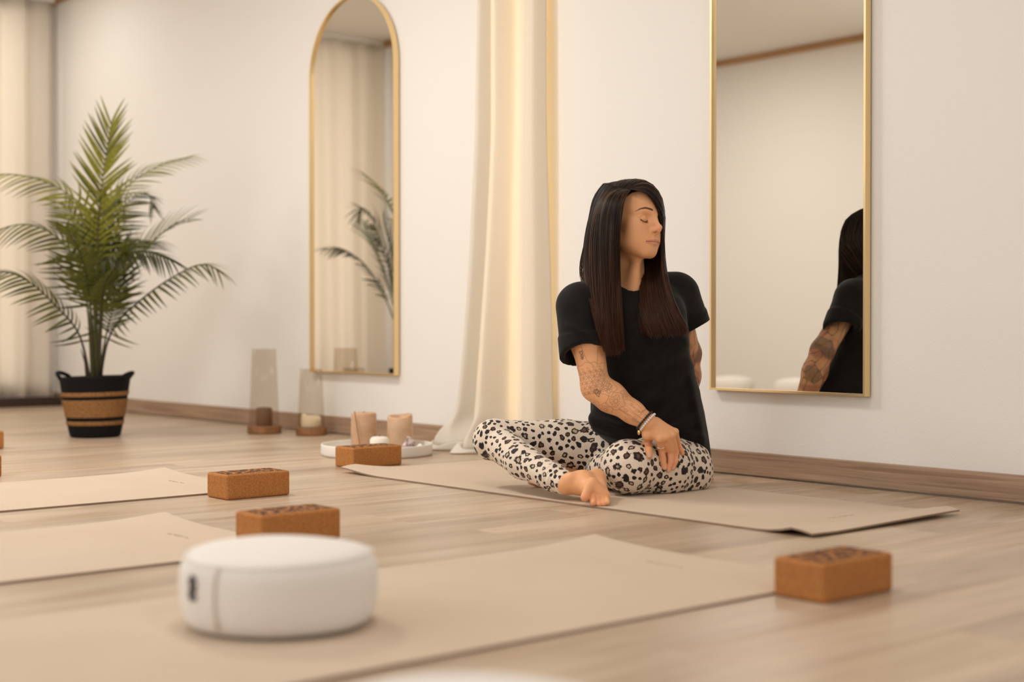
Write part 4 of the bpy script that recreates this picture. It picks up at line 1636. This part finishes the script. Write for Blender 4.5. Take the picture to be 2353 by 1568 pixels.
# upper arm (u from the shoulder): slender leaves, a bee, a torn outline, a lattice of petals
uU, vU, rU = arm_uv(vb, shR, elbR, front)
onU = (rU < .065) & (uU > .09) & (uU < Lu + .02) & near_seg(vb, shR, elbR, .066)
PU = np.stack([uU, vU], 1)
draw(PU, onU, [[(.11, -.045), (.14, -.030), (.185, -.020)], [(.105, -.030), (.15, -.028), (.185, -.020)], [(.12, .010), (.16, .004), (.18, -.012)], [(.10, .030), (.15, .036), (.19, .040)],
               [(.115, .048), (.150, .052), (.17, .060)], [(.12, -.062), (.17, -.055), (.20, -.035)], [(.10, .020), (.125, .030), (.14, .050)]], .0005, .66)
bee = petal(.142, .012, 2.6, .012, .0035) + petal(.142, .016, 3.6, .012, .0035) + [circ(.146, .014, .0045), circ(.152, .015, .0035), circ(.152, .015, .0018), circ(.146, .014, .0022)]
draw(PU, onU, bee, .0007, .85)
torn = [(lerp(.172, .170, t) + .004 * math.sin(9 * t) + .002 * math.sin(31 * t), lerp(-.058, .062, t)) for t in np.linspace(0, 1, 40)]
draw(PU, onU, [torn], .0005, .66)
lat = []
S_ = .0165
for i in range(-5, 6):
    for j in range(-6, 7):
        cx_, cy_ = .222 + S_ * 0.866 * i, S_ * (j + 0.5 * (i & 1))
        if not (.190 < cx_ < .268) or abs(cy_ - .008) > .052:
            continue
        for k in range(3):
            a = k * math.pi / 3 + math.pi / 6
            lat += petal(cx_, cy_, a, S_, S_ * .16)
draw(PU, onU & (uU > .180), lat, .00045, .72)
# forearm (u from the elbow): poppies, leaves and fine sprays towards the wrist
uF, vF, rF = arm_uv(vb, elbR, wrR, front)
onF = (rF < .060) & (uF > -.015) & (uF < Lf - .008) & near_seg(vb, elbR, wrR, .060)
PF = np.stack([uF, vF], 1)
flo = []
for cx_, cy_, r_ in ((.035, -.022, .021), (.072, -.004, .025), (.060, .034, .020), (.085, -.040, .016), (.028, .045, .018)):
    flo.append(circ(cx_, cy_, r_, 0, 6.283, 34, .13, 5))
    flo.append(circ(cx_, cy_, r_ * .62, 0.4, 5.2, 22, .12, 4))
    flo.append(circ(cx_, cy_, r_ * .20))
    for k in range(11):
        a = k * .571
        flo.append([(cx_ + r_ * .22 * math.cos(a), cy_ + r_ * .22 * math.sin(a)), (cx_ + r_ * .55 * math.cos(a + .1), cy_ + r_ * .55 * math.sin(a + .1))])
draw(PF, onF, flo, .00045, .74)
spr = []
for k in range(46):
    cx_, cy_ = rt.uniform(.10, .205), rt.uniform(-.060, .060)
    spr += petal(cx_, cy_, rt.uniform(-.9, .9), rt.uniform(.010, .020), rt.uniform(.002, .0045))
for k in range(12):
    cy_ = rt.uniform(-.06, .06)
    spr.append([(.09, cy_), (.13, cy_ + rt.uniform(-.008, .008)), (.19, cy_ + rt.uniform(-.015, .015))])
draw(PF, onF, spr, .0004, .68)
draw(PF, onF, [circ(.012, .004, .006), circ(.020, .002, .004)] + petal(.010, .0, .6, .02, .005), .0011, .85)
# soft grey shading inside the drawings
shade = onF * np.clip(.16 * (fold_noise(vb * 4, 31) + .25), 0, .25)
ink = np.maximum(ink, shade) * 0.86
base[:] = base * (1 - ink[:, None]) + INK * ink[:, None]
# the far arm: a dense coloured sleeve
onL = near_seg(vb, lerp(shL, elbL, .2), elbL, .065) | near_seg(vb, elbL, lerp(elbL, wrL, .62), .060)
onL &= ~near_seg(vb, pelv, Wu(1470, 770, 4.31), .11)
f1, f2, f3 = fold_noise(vb * 3.0, 41), fold_noise(vb * 3.4, 42), fold_noise(vb * 6.5, 43)
blend(onL * .55 * smooth01((f1 - .05) / .2), (0.34, 0.10, 0.065))
blend(onL * .55 * smooth01((f2 - .12) / .2), (0.055, 0.075, 0.055))
blend(onL * .50 * smooth01((-f1 - .12) / .2), (0.42, 0.24, 0.10))
blend(onL * .75 * np.exp(-(f3 / .07) ** 2), (0.06, 0.035, 0.028))
blend(onL * .25, (0.12, 0.07, 0.05))

set_color(me_b, base)
m_skin = M('skin').set(rough=0.48, spec=0.35, sss=0.12, sssr=(1.0, 0.35, 0.18), ssss=0.006)
_a = m_skin.n('ShaderNodeAttribute')
_a.attribute_name = 'tint'
m_skin.color(_a.outputs['Color'])
_p = m_skin.noise(m_skin.coord('Object'), 700, 2, 0.6)
m_skin.bump(_p.outputs[0], 0.08, 0.0005)

ROOT = np.array([pelv[0], pelv[1], FLOOR_Z])
person = thing('person', ROOT, 'person with long dark hair, black t-shirt and leopard-print leggings, sitting cross-legged, looking aside', 'person')
def add_part(name, me, mat, smooth=True, parent=None):
    v = get_co(me)
    set_co(me, v - ROOT)
    return link(name, me, parent or person, mat, smooth)
body = add_part('body', me_b, m_skin.m)

# ---- leggings
lo2 = np.array([kneeR, ankR, hipL, kneeL, pelv, sideL]).min(0) - .16
hi2 = np.array([kneeR, ankR, hipL, kneeL, pelv, sideL]).max(0) + .16
lo2[2] = -.01
V2, Q2 = polygonise(legs_fn, lo2, hi2, 0.0034)
me_l = mesh_np('leggings', V2, Q2)
def scatter_spots(V, seed):
    from mathutils import kdtree
    r = np.random.RandomState(seed)
    order = r.permutation(len(V))
    sp, rad_ = [], []
    cell = {}
    size = r.choice([.0052, .0072, .0098, .0125], p=[.22, .34, .29, .15], size=len(V))
    def key(p):
        return tuple((p / .03).astype(int))
    for i in order[:26000]:
        p = V[i]
        k = key(p)
        ok = True
        for dx in (-1, 0, 1):
            for dy in (-1, 0, 1):
                for dz in (-1, 0, 1):
                    for j in cell.get((k[0] + dx, k[1] + dy, k[2] + dz), ()):
                        if np.linalg.norm(sp[j] - p) < (rad_[j] + size[i]) * 1.22 + .0012:
                            ok = False
                            break
                    if not ok:
                        break
                if not ok:
                    break
            if not ok:
                break
        if ok:
            cell.setdefault(k, []).append(len(sp))
            sp.append(p)
            rad_.append(size[i])
    sp, rad_ = np.array(sp), np.array(rad_)
    kd = kdtree.KDTree(len(sp))
    for j, p in enumerate(sp):
        kd.insert(Vector(p), j)
    kd.balance()
    ax = r.normal(size=(len(sp), 3))
    ax /= np.linalg.norm(ax, axis=1)[:, None]
    st = r.uniform(0.0, 0.74, len(sp))
    nn = 5
    idx = np.array([[h[1] for h in kd.find_n(Vector(p), nn)] for p in V])
    best = np.full(len(V), 9.0)
    bid = np.zeros(len(V), int)
    for c in range(nn):
        j = idx[:, c]
        q = V - sp[j]
        al = (q * ax[j]).sum(1)
        d = np.sqrt(np.maximum(0, (q * q).sum(1) - st[j] * al * al)) / rad_[j]
        m = d < best
        best[m] = d[m]
        bid[m] = j[m]
    rr = r.uniform(0, 1, (len(sp), 2))
    big = rad_ > .0068
    hole = np.where(big, (rr[:, 0] > .25) * 1.0, 0.0)
    out = np.stack([np.clip(best / 3.0, 0, 1), hole[bid], rr[bid, 1]], 1)
    return out

def mat_leopard():
    m = M('leopard_print').set(rough=0.62, spec=0.3, sheen=0.1)
    v0 = m.coord('Object')
    at = m.n('ShaderNodeAttribute')
    at.attribute_name = 'tint'
    sep = m.n('ShaderNodeSeparateColor')
    m.l(at.outputs['Color'], sep.inputs[0])
    fray = m.noise(v0, 520, 2, 0.7)
    wob = m.noise(v0, 95, 2, 0.5)
    q = m.math('MULTIPLY', sep.outputs[0], 3.0)
    q = m.math('ADD', q, m.math('MULTIPLY', m.math('SUBTRACT', fray.outputs[0], 0.5), 0.60))
    q = m.math('ADD', q, m.math('MULTIPLY', m.math('SUBTRACT', wob.outputs[0], 0.5), 1.7))
    spot = m.ramp(m.math('MULTIPLY', q, 0.5), [(0.47, (1,) * 3), (0.53, (0,) * 3)])
    hole = m.ramp(m.math('MULTIPLY', q, 0.5), [(0.17, (1,) * 3), (0.27, (0,) * 3)])
    holes = m.math('MULTIPLY', hole, sep.outputs[1])
    c = m.mix(spot, (0.78, 0.665, 0.545), (0.012, 0.007, 0.006))
    c = m.mix(holes, c, m.mix(m.math('GREATER_THAN', sep.outputs[2], 0.45), (0.52, 0.39, 0.28), (0.15, 0.06, 0.03)))
    m.color(c)
    kn = m.noise(v0, 1500, 1, 0.5)
    m.bump(kn.outputs[0], 0.12, 0.0004)
    return m.m
set_color(me_l, scatter_spots(V2, 9))
leggings = add_part('leggings', me_l, mat_leopard())
md = leggings.modifiers.new('relax', 'SMOOTH')
md.factor = 0.5
md.iterations = 2

# ---- t-shirt
def rowz(py, c=4.15):
    return CAM_H + (750 - py) * c / F_PX
SH_ROWS = [  # picture row, left and right edge, depth of the middle, half depth
    (1075, 1398, 1634, 4.33, .125), (1045, 1385, 1633, 4.33, .130), (1000, 1366, 1628, 4.32, .132), (950, 1355, 1619, 4.315, .128), (900, 1356, 1606, 4.31, .122), (850, 1370, 1594, 4.31, .116),
    (800, 1370, 1583, 4.305, .114), (750, 1362, 1582, 4.30, .112), (715, 1352, 1580, 4.30, .102), (690, 1362, 1570, 4.305, .088), (665, 1385, 1545, 4.31, .070), (650, 1405, 1510, 4.315, .055)]
sz_ = np.array([rowz(r[0]) for r in SH_ROWS])
ctr = np.array([0.5 * (Wu(r[1], r[0], r[3]) + Wu(r[2], r[0], r[3])) for r in SH_ROWS])
hw_ = np.array([0.5 * np.linalg.norm(Wu(r[2], r[0], r[3]) - Wu(r[1], r[0], r[3])) for r in SH_ROWS])
hd_ = np.array([r[4] for r in SH_ROWS])
TW = math.radians(10)
su = RR * math.cos(TW) + VV * math.sin(TW)
sw = -RR * math.sin(TW) + VV * math.cos(TW)
def torso_loft(p):
    z = p[:, 2]
    cx_ = np.interp(z, sz_, ctr[:, 0]) if sz_[0] < sz_[-1] else np.interp(z, sz_[::-1], ctr[::-1, 0])
    cy_ = np.interp(z, sz_, ctr[:, 1])
    a = np.interp(z, sz_, hw_) * 0.985
    b = np.interp(z, sz_, hd_)
    q = np.stack([p[:, 0] - cx_, p[:, 1] - cy_, np.zeros(len(p))], 1)
    u, w = q @ su, q @ sw
    e = 2.35
    k = (np.abs(u / a) ** e + np.abs(w / b) ** e) ** (1 / e)
    d = (k - 1) * np.minimum(a, b) * 0.9
    d = np.maximum(d, z - sz_[-1] - 0.0)
    return d
SL_R0, SL_R1 = Wu(1330, 706, 4.215), Wu(1339, 818, 4.16)
SL_L0, SL_L1 = Wu(1556, 680, 4.385), Wu(1588, 752, 4.425)
SHOUL = [RC(Wu(1440, 668, 4.32), .062, Wu(1340, 700, 4.22), .060, .05), RC(Wu(1455, 662, 4.33), .060, Wu(1548, 676, 4.38), .064, .05)]
nR = (-ZZ * 0.80 - VV * 0.50 + RR * 0.18)
nR /= np.linalg.norm(nR)
nL = (RR * 24 - ZZ * 44) / math.hypot(24, 44)
cutR, cutL = Wu(1338, 812, 4.16), Wu(1590, 757, 4.42)
hemz = rowz(1052)
def creases(p):
    """long soft folds pulled from the right breast towards the left hip, and across the belly."""
    x, y_ = proj(p)
    s = np.zeros(len(p))
    for (a, b, w, h) in (((1590, 840), (1420, 985), 13, .0050), ((1600, 900), (1455, 1010), 12, .0050), ((1575, 800), (1440, 880), 14, .0036), ((1612, 955), (1500, 1000), 10, .0045),
                         ((1585, 860), (1622, 1040), 9, .0050), ((1360, 960), (1450, 985), 9, .0065), ((1365, 990), (1440, 1015), 8, .0060), ((1560, 990), (1628, 1010), 9, .0040),
                         ((1372, 930), (1440, 950), 9, .0040), ((1540, 700), (1580, 790), 9, .0040), ((1295, 745), (1360, 770), 8, .0030), ((1400, 700), (1370, 790), 9, .0035)):
        a, b = np.array(a, float), np.array(b, float)
        q = np.stack([x, y_], 1)
        ba = b - a
        t = np.clip((q - a) @ ba / (ba @ ba), 0, 1)
        dd = np.linalg.norm(q - a - t[:, None] * ba, axis=1)
        s += h * np.exp(-(dd / w) ** 2) * np.sin(np.pi * np.clip(.1 + .8 * t, 0, 1))
    frontside = smooth01(((p - ctr[4]) @ (-VV) + .02) / .06)
    return 2.5 * s * frontside
def shirt_fn(p, margin):
    d = torso_loft(p)
    sh = field(SHOUL, p, margin)
    d = _smin(d, sh, .035)
    # belly blouse: the hem bunches at the lower left
    d = _smin(d, RC(Wu(1372, 968, 4.24), .022, Wu(1440, 1000, 4.20), .026)(p), .035)
    # sleeves with a turned-up cuff
    r_ = RC(SL_R0, .0645, SL_R1, .0605)(p)
    along = (p - SL_R0) @ ((SL_R1 - SL_R0) / np.linalg.norm(SL_R1 - SL_R0))
    r_ = r_ - 0.0035 * smooth01((along - .078) / .006)
    r_ = np.maximum(r_, (p - cutR) @ nR)
    l_ = RC(SL_L0, .065, SL_L1, .056)(p)
    alo = (p - SL_L0) @ ((SL_L1 - SL_L0) / np.linalg.norm(SL_L1 - SL_L0))
    l_ = l_ - 0.003 * smooth01((alo - .072) / .006)
    l_ = np.maximum(l_, (p - cutL) @ nL)
    d = _smin(d, r_, .022)
    d = _smin(d, l_, .022)
    d = d - creases(p) + 0.0030 * fold_noise(p, 17)
    # hollow cuffs, neck opening, hem
    cav = RC(lerp(SL_R0, SL_R1, .72), .046, SL_R1 + (SL_R1 - SL_R0) * .4, .060)(p)
    d = -_smin(-d, cav, .004)
    cav = RC(lerp(SL_L0, SL_L1, .72), .040, SL_L1 + (SL_L1 - SL_L0) * .5, .048)(p)
    d = -_smin(-d, cav, .004)
    nk = RC(Wu(1447, 656, 4.275), .047, Wu(1444, 600, 4.26), .075)(p)
    d = -_smin(-d, nk, .006)
    hem = hemz + 0.010 * np.sin((p @ RR) * 30) - 0.02 * smooth01((p @ RR - Wu(1500, 1000, 4.3) @ RR) / .12)
    d = np.maximum(d, hem - p[:, 2])
    return d
lo3 = np.array([Wu(1270, 750, 4.2), Wu(1640, 750, 4.4), ctr[0], ctr[5]]).min(0) - .18
hi3 = np.array([Wu(1270, 750, 4.2), Wu(1640, 750, 4.4), ctr[0], ctr[5]]).max(0) + .18
lo3[2], hi3[2] = 0.0, 0.72
V3, Q3 = polygonise(shirt_fn, lo3, hi3, 0.0036)
me_s = mesh_np('t_shirt', V3, Q3)
m_shirt = M('black_cotton').set(color=(0.010, 0.0095, 0.009), rough=0.85, spec=0.2, sheen=0.11)
m_shirt.b.inputs['Sheen Roughness'].default_value = 0.4
_n1 = m_shirt.noise(m_shirt.coord('Object'), 900, 2, 0.6)
_n2 = m_shirt.noise(m_shirt.coord('Object'), 26, 4, 0.55)
m_shirt.color(m_shirt.ramp(_n2.outputs[0], [(0.35, (0.0065, 0.006, 0.0055)), (0.75, (0.0125, 0.0118, 0.0108))]))
m_shirt.bump(m_shirt.math('ADD', _n1.outputs[0], m_shirt.math('MULTIPLY', _n2.outputs[0], 2.5)), 0.25, 0.0012)
shirt = add_part('t_shirt', me_s, m_shirt.m)
md = shirt.modifiers.new('relax', 'SMOOTH')
md.factor = 0.5
md.iterations = 4

# ---- hair: long straight strands parted off-centre, combed out of guide strands
def push_out(P, off):
    """keep hair outside the skull and the body."""
    for _ in range(3):
        q = to_head(P)
        m = np.nonzero((np.abs(q) < [.12, .14, .16]).all(1))[0]
        if len(m):
            d = field(HEAD[:10], q[m], None) * HEAD_S
            bad = d < off[m]
            if bad.any():
                mm = m[bad]
                e = .002
                g = np.stack([field(HEAD[:10], q[mm] + np.eye(3)[i] * e, None) * HEAD_S - d[bad] for i in range(3)], 1)
                g = g @ HEAD_R.T
                g /= np.linalg.norm(g, axis=1)[:, None] + 1e-9
                P[mm] += g * (off[mm] - d[bad])[:, None]
    for _ in range(2):
        m = np.nonzero(P[:, 2] < rowz(560))[0]
        if len(m):
            d = np.minimum(shirt_fn(P[m], None), field(NECK, P[m], None))
            bad = d < off[m]
            if bad.any():
                mm = m[bad]
                P[mm] += (-VV * .96 + ZZ * .1) * (off[mm] - d[bad])[:, None]
    return P

GUIDES_NEAR = [   # from the face edge to the back of the head
    [(1451, 436, 4.175), (1436, 452, 4.150), (1427, 500, 4.140), (1423, 560, 4.150), (1421, 640, 4.165), (1424, 720, 4.15), (1429, 808, 4.15)],
    [(1440, 434, 4.185), (1420, 452, 4.145), (1410, 510, 4.125), (1408, 600, 4.135), (1408, 690, 4.15), (1411, 760, 4.14), (1416, 812, 4.13)],
    [(1426, 433, 4.200), (1398, 452, 4.160), (1386, 510, 4.145), (1385, 600, 4.150), (1388, 690, 4.15), (1394, 760, 4.13), (1402, 812, 4.12)],
    [(1412, 433, 4.225), (1380, 458, 4.200), (1366, 515, 4.190), (1362, 600, 4.200), (1366, 670, 4.18), (1378, 740, 4.14), (1394, 808, 4.12)],
    [(1402, 434, 4.255), (1370, 462, 4.245), (1354, 520, 4.240), (1347, 600, 4.240), (1350, 660, 4.21), (1366, 720, 4.16), (1388, 795, 4.13)],
    [(1396, 437, 4.290), (1364, 470, 4.300), (1348, 530, 4.300), (1342, 600, 4.300), (1346, 660, 4.27), (1362, 705, 4.21), (1382, 775, 4.15)],
    [(1397, 437, 4.300), (1376, 470, 4.350), (1366, 530, 4.365), (1362, 600, 4.365), (1366, 660, 4.37), (1380, 710, 4.40), (1398, 770, 4.43)],
    [(1400, 436, 4.310), (1396, 465, 4.385), (1396, 530, 4.405), (1394, 600, 4.400), (1398, 660, 4.41), (1408, 710, 4.43), (1420, 770, 4.45)],
    [(1398, 437, 4.295), (1404, 466, 4.398), (1407, 530, 4.414), (1408, 600, 4.41), (1409, 660, 4.412), (1414, 710, 4.428), (1424, 772, 4.45)],
]
GUIDES_FAR = [    # they rise from the same parting over the crown to the other side
    [(1453, 436, 4.172), (1468, 438, 4.165), (1488, 444, 4.170), (1507, 466, 4.195), (1516, 500, 4.232), (1519, 545, 4.250), (1519, 600, 4.260), (1527, 670, 4.22), (1548, 725, 4.18), (1572, 766, 4.17)],
    [(1446, 435, 4.178), (1468, 427, 4.190), (1490, 436, 4.205), (1509, 464, 4.225), (1521, 510, 4.250), (1524, 560, 4.275), (1520, 605, 4.27), (1531, 670, 4.23), (1556, 725, 4.19), (1580, 766, 4.17)],
    [(1438, 434, 4.186), (1460, 421, 4.215), (1486, 430, 4.255), (1506, 464, 4.285), (1516, 520, 4.310), (1517, 570, 4.32), (1513, 620, 4.29), (1520, 675, 4.23), (1540, 725, 4.18), (1562, 768, 4.16)],
    [(1430, 433, 4.196), (1450, 419, 4.245), (1476, 430, 4.310), (1496, 472, 4.345), (1504, 530, 4.36), (1502, 585, 4.35), (1498, 630, 4.29), (1502, 680, 4.22), (1516, 730, 4.17), (1538, 770, 4.15)],
    [(1421, 433, 4.210), (1440, 419, 4.270), (1462, 434, 4.355), (1478, 480, 4.390), (1486, 540, 4.40), (1486, 590, 4.37), (1484, 640, 4.29), (1484, 690, 4.21), (1494, 735, 4.16), (1514, 771, 4.145)],
    [(1411, 433, 4.228), (1426, 421, 4.295), (1440, 448, 4.385), (1454, 490, 4.420), (1468, 550, 4.41), (1474, 600, 4.36), (1472, 650, 4.27), (1470, 700, 4.19), (1478, 740, 4.155), (1496, 771, 4.14)],
    [(1403, 434, 4.255), (1412, 426, 4.320), (1420, 460, 4.400), (1424, 520, 4.420), (1426, 590, 4.42), (1424, 650, 4.42), (1426, 690, 4.43), (1428, 720, 4.44), (1434, 745, 4.45), (1440, 775, 4.455)],
    [(1397, 437, 4.290), (1402, 436, 4.335), (1406, 470, 4.400), (1408, 530, 4.415), (1408, 600, 4.41), (1408, 650, 4.41), (1412, 690, 4.42), (1416, 720, 4.43), (1420, 745, 4.44), (1426, 775, 4.45)],
]
NS = 22
def sheet(guides, count, seed, thick, smin=0.0, smax=1.0):
    Gc = np.array([catmull([Wu(*p) for p in g], NS) for g in guides])
    r = np.random.RandomState(seed)
    ng = len(guides)
    s = r.uniform(smin, smax, count) * (ng - 1)
    i = np.minimum(s.astype(int), ng - 2)
    f = (s - i)
    f = (0.5 * f + 0.5 * f * f * (3 - 2 * f))[:, None, None]
    P = Gc[i] * (1 - f) + Gc[i + 1] * f
    t = np.linspace(0, 1, NS)[None, :, None]
    # clumping and small drift
    cl = np.round(s * 6) / 6
    rs = np.random.RandomState(seed + 1)
    ph = rs.uniform(0, 6.28, (count, 3))
    drift = r.normal(0, 1, (count, 1, 3)) * np.array([.0035, .0035, .006]) * t
    wave = .0022 * np.sin(t * 6 + cl[:, None, None] * 9 + ph[:, None, :] * .35) * t
    depth = r.uniform(0, 1, (count, 1, 1))
    P = P + drift + wave
    off = 0.003 + thick * depth[:, :, 0] * np.ones((1, NS))
    # uneven ends
    cut = 1 - np.abs(r.normal(0, .018, (count,)))
    tt = np.linspace(0, 1, NS)[None] * cut[:, None]
    out = np.empty_like(P)
    for a in range(count):
        for k in range(3):
            out[a, :, k] = np.interp(tt[a], np.linspace(0, 1, NS), P[a, :, k])
    P = push_out(out.reshape(-1, 3), off.reshape(-1)).reshape(count, NS, 3)
    # even out the kinks the push leaves
    for it in range(10):
        lo_i = 1 if it < 3 else 10
        P[:, lo_i:-1] = 0.25 * P[:, lo_i - 1:-2] + 0.5 * P[:, lo_i:-1] + 0.25 * P[:, lo_i + 1:]
    return P, r.uniform(0, 1, count)

def strands_mesh(sets, rad):
    vs, fs, cs = [], [], []
    b = 0
    for P, rn in sets:
        n, m, _ = P.shape
        T = np.gradient(P, axis=1)
        T /= np.linalg.norm(T, axis=2)[..., None] + 1e-9
        N = np.cross(T, np.broadcast_to(-VV, T.shape))
        N /= np.linalg.norm(N, axis=2)[..., None] + 1e-9
        Bn = np.cross(T, N)
        t = np.linspace(0, 1, m)
        rr = (rad * np.interp(t, [0, .1, .8, 1], [.8, 1, .9, .25]))[None, :, None] * (0.75 + .5 * rn[:, None, None])
        ring = np.stack([P + rr * (math.cos(a) * N + math.sin(a) * Bn) for a in (0.5, 2.594, 4.689)], 2)
        vs.append(ring.reshape(-1, 3))
        idx = (np.arange(n)[:, None, None] * m + np.arange(m - 1)[None, :, None]) * 3 + b
        for i in range(3):
            j = (i + 1) % 3
            q = np.stack([idx[..., 0] + i, idx[..., 0] + j, idx[..., 0] + 3 + j, idx[..., 0] + 3 + i], -1)
            fs.append(q.reshape(-1, 4))
        # colour: dark roots, lighter reddish lengths, single highlights
        tipc = np.array([0.105, 0.036, 0.013])
        rootc = np.array([0.017, 0.0080, 0.0048])
        mix = smooth01((t - .30) / .75)[None, :, None] * (0.55 + 0.45 * rn[:, None, None])
        c = rootc * (1 - mix) + tipc * mix
        hl = (rn > .94)[:, None, None] * smooth01((t - .03) / .1)[None, :, None]
        c = c * (1 - hl) + np.array([0.13, 0.060, 0.026]) * hl
        c = np.repeat(c[:, :, None, :], 3, axis=2)
        cs.append(c.reshape(-1, 3))
        b += n * m * 3
    me = mesh_np('hair', np.concatenate(vs), np.concatenate(fs))
    set_color(me, np.concatenate(cs))
    return me

SETS = [sheet(GUIDES_NEAR, 2900, 1, .012), sheet(GUIDES_FAR, 2300, 2, .012)]
# some loose strands beside the face and stray hairs
loose = [[(1505, 470, 4.200), (1516, 510, 4.225), (1522, 550, 4.245), (1523, 590, 4.255), (1521, 625, 4.25), (1524, 660, 4.24), (1530, 700, 4.21)],
         [(1509, 480, 4.210), (1519, 520, 4.230), (1526, 555, 4.245), (1526, 590, 4.255), (1522, 625, 4.25), (1528, 660, 4.24), (1538, 700, 4.21)]]
SETS.append(sheet(loose, 70, 3, .006))
wisps = [[(1372, 470, 4.28), (1352, 530, 4.29), (1340, 570, 4.30), (1331, 610, 4.30), (1333, 640, 4.28), (1342, 660, 4.25)],
         [(1376, 475, 4.27), (1360, 530, 4.28), (1350, 570, 4.28), (1345, 610, 4.28), (1340, 640, 4.27), (1346, 665, 4.24)]]
SETS.append(sheet(wisps, 36, 4, .004))
me_h = strands_mesh(SETS, 0.00085)
m_hair = M('dark_brown_hair').set(rough=0.42, spec=0.32)
m_hair.b.inputs['Anisotropic'].default_value = 0.6
_a = m_hair.n('ShaderNodeAttribute')
_a.attribute_name = 'tint'
m_hair.color(_a.outputs['Color'])
hair = add_part('hair', me_h, m_hair.m)
hair['kind'] = 'stuff'

# eyelashes of the near eye
m_lash = mat_plain('lash', (0.012, 0.007, 0.005), 0.7)
for sx in (-1, 1):
    lv, lf = [], []
    for t in np.linspace(0, 1, 16):
        x = lerp(.0215, .0450, t)
        z = np.interp(x, [.020, .025, .032, .039, .0455], [-.0080, -.0115, -.0130, -.0112, -.0070])
        y0 = .079 - 1.6 * (x - .030) ** 2 * 20
        a = np.array([sx * x, y0 - .004, z])
        b = a + np.array([sx * (.002 + .004 * (t - .3)), .0085, -.0042])
        v, f = tube_arrays([from_head(a), from_head((a + b) / 2 + [0, .0006, -.0008]), from_head(b)], [.0004, .0003, .0001], 3)
        k = len(lv)
        lv += v
        lf += [tuple(k + i for i in g) for g in f]
    add_part('eyelashes', mesh_np('eyelashes', lv, lf), m_lash)['kind'] = 'stuff'

# ---- nails
m_nail = mat_plain('nail', (0.66, 0.42, 0.32), 0.25, 0, 0.5)
def nail(tip, prev, r, rz=0.0):
    d = tip - prev
    d /= np.linalg.norm(d)
    out = -VV - d * np.dot(-VV, d)
    out /= np.linalg.norm(out)
    s = np.cross(d, out)
    vs, fs = [], []
    for j in range(6):
        for i in range(5):
            u = (i / 4 - .5) * 2
            v = j / 5
            wd = r * .78 * (1 - .25 * abs(v - .5))
            vs.append(tip + d * (v - .45) * r * 1.9 + s * u * wd + out * (r * 1.02 - r * .42 * u * u - (0.0006 if v > .9 else 0)))
    for j in range(5):
        for i in range(4):
            a = j * 5 + i
            fs.append((a, a + 1, a + 6, a + 5))
    o = add_part('fingernail', mesh_np('fingernail', vs, fs), m_nail, True, None)
    solid(o, .0006)
for f, r in ((fi_, .0072), (fm_, .0074), (fr_, .0070), (ft_, .0086)):
    nail(f[-1], f[-2], r)

# ---- jewellery
m_gold = mat_plain('gold', (0.78, 0.52, 0.20), 0.25, 1.0)
m_silver = mat_plain('silver', (0.85, 0.80, 0.74), 0.18, 1.0)
m_bead_b = mat_plain('black_stone', (0.018, 0.016, 0.015), 0.35)
m_bead_w = mat_plain('white_stone', (0.84, 0.79, 0.74), 0.4)
wdir = (wrR - elbR) / np.linalg.norm(wrR - elbR)
def wrist_ring(center, R_, tilt):
    f = -VV - wdir * np.dot(-VV, wdir)
    f /= np.linalg.norm(f)
    s = np.cross(wdir, f)
    ax = wdir + tilt * s
    ax /= np.linalg.norm(ax)
    f = f - ax * np.dot(f, ax)
    f /= np.linalg.norm(f)
    s = np.cross(ax, f)
    return lambda a: center + R_ * (math.cos(a) * f + math.sin(a) * s)
def beads(center, R_, tilt, n, r, mat, name):
    fn = wrist_ring(center, R_, tilt)
    root = bpy.data.objects.new(name, None)
    COL.objects.link(root)
    root.parent = person
    bm = bmesh.new()
    bmesh.ops.create_icosphere(bm, subdivisions=2, radius=r)
    bme = bm_mesh('bead', bm)
    bme.materials.append(mat)
    bme.shade_smooth()
    for i in range(n):
        o = link('bead', bme, root)
        o.location = tuple(fn(2 * PI * i / n) - ROOT)
    return root
B0 = lerp(elbR, wrR, .985)
beads(B0 + wdir * .004, .0295, .12, 26, .0036, m_bead_w, 'white_bead_bracelet')
beads(B0 - wdir * .006, .0300, .12, 26, .0036, m_bead_b, 'black_bead_bracelet')
fn = wrist_ring(B0 - wdir * .028, .0305, .30)
add_part('gold_bangle', mesh_np('gold_bangle', *tube_arrays([fn(a) for a in np.linspace(0, 2 * PI, 40)], .0012, 6)), m_gold)
fn2 = wrist_ring(B0, .0325, .12)
ch = fn2(PI * .5)
bm = bmesh.new()
bmesh.ops.create_icosphere(bm, subdivisions=2, radius=.0055)
for v in bm.verts:
    v.co.z *= 1.5
    v.co.y *= .5
me = bm_mesh('charm', bm)
# hang the charm on the lower side of the wrist
low = min((fn2(a) for a in np.linspace(0, 2 * PI, 60)), key=lambda q: proj(q)[0])
o = link('gold_charm', me, person, m_gold, True)
o.location = tuple(low - VV * .004 - ZZ * .006 - ROOT)
# ring on the index finger
rc = lerp(fi_[0], fi_[1], .62)
rd = (fi_[1] - fi_[0]) / np.linalg.norm(fi_[1] - fi_[0])
f_ = -VV - rd * np.dot(-VV, rd)
f_ /= np.linalg.norm(f_)
s_ = np.cross(rd, f_)
add_part('silver_ring', mesh_np('silver_ring', *tube_arrays([rc + .0112 * (math.cos(a) * f_ + math.sin(a) * s_) for a in np.linspace(0, 2 * PI, 30)], .0013, 6)), m_silver)
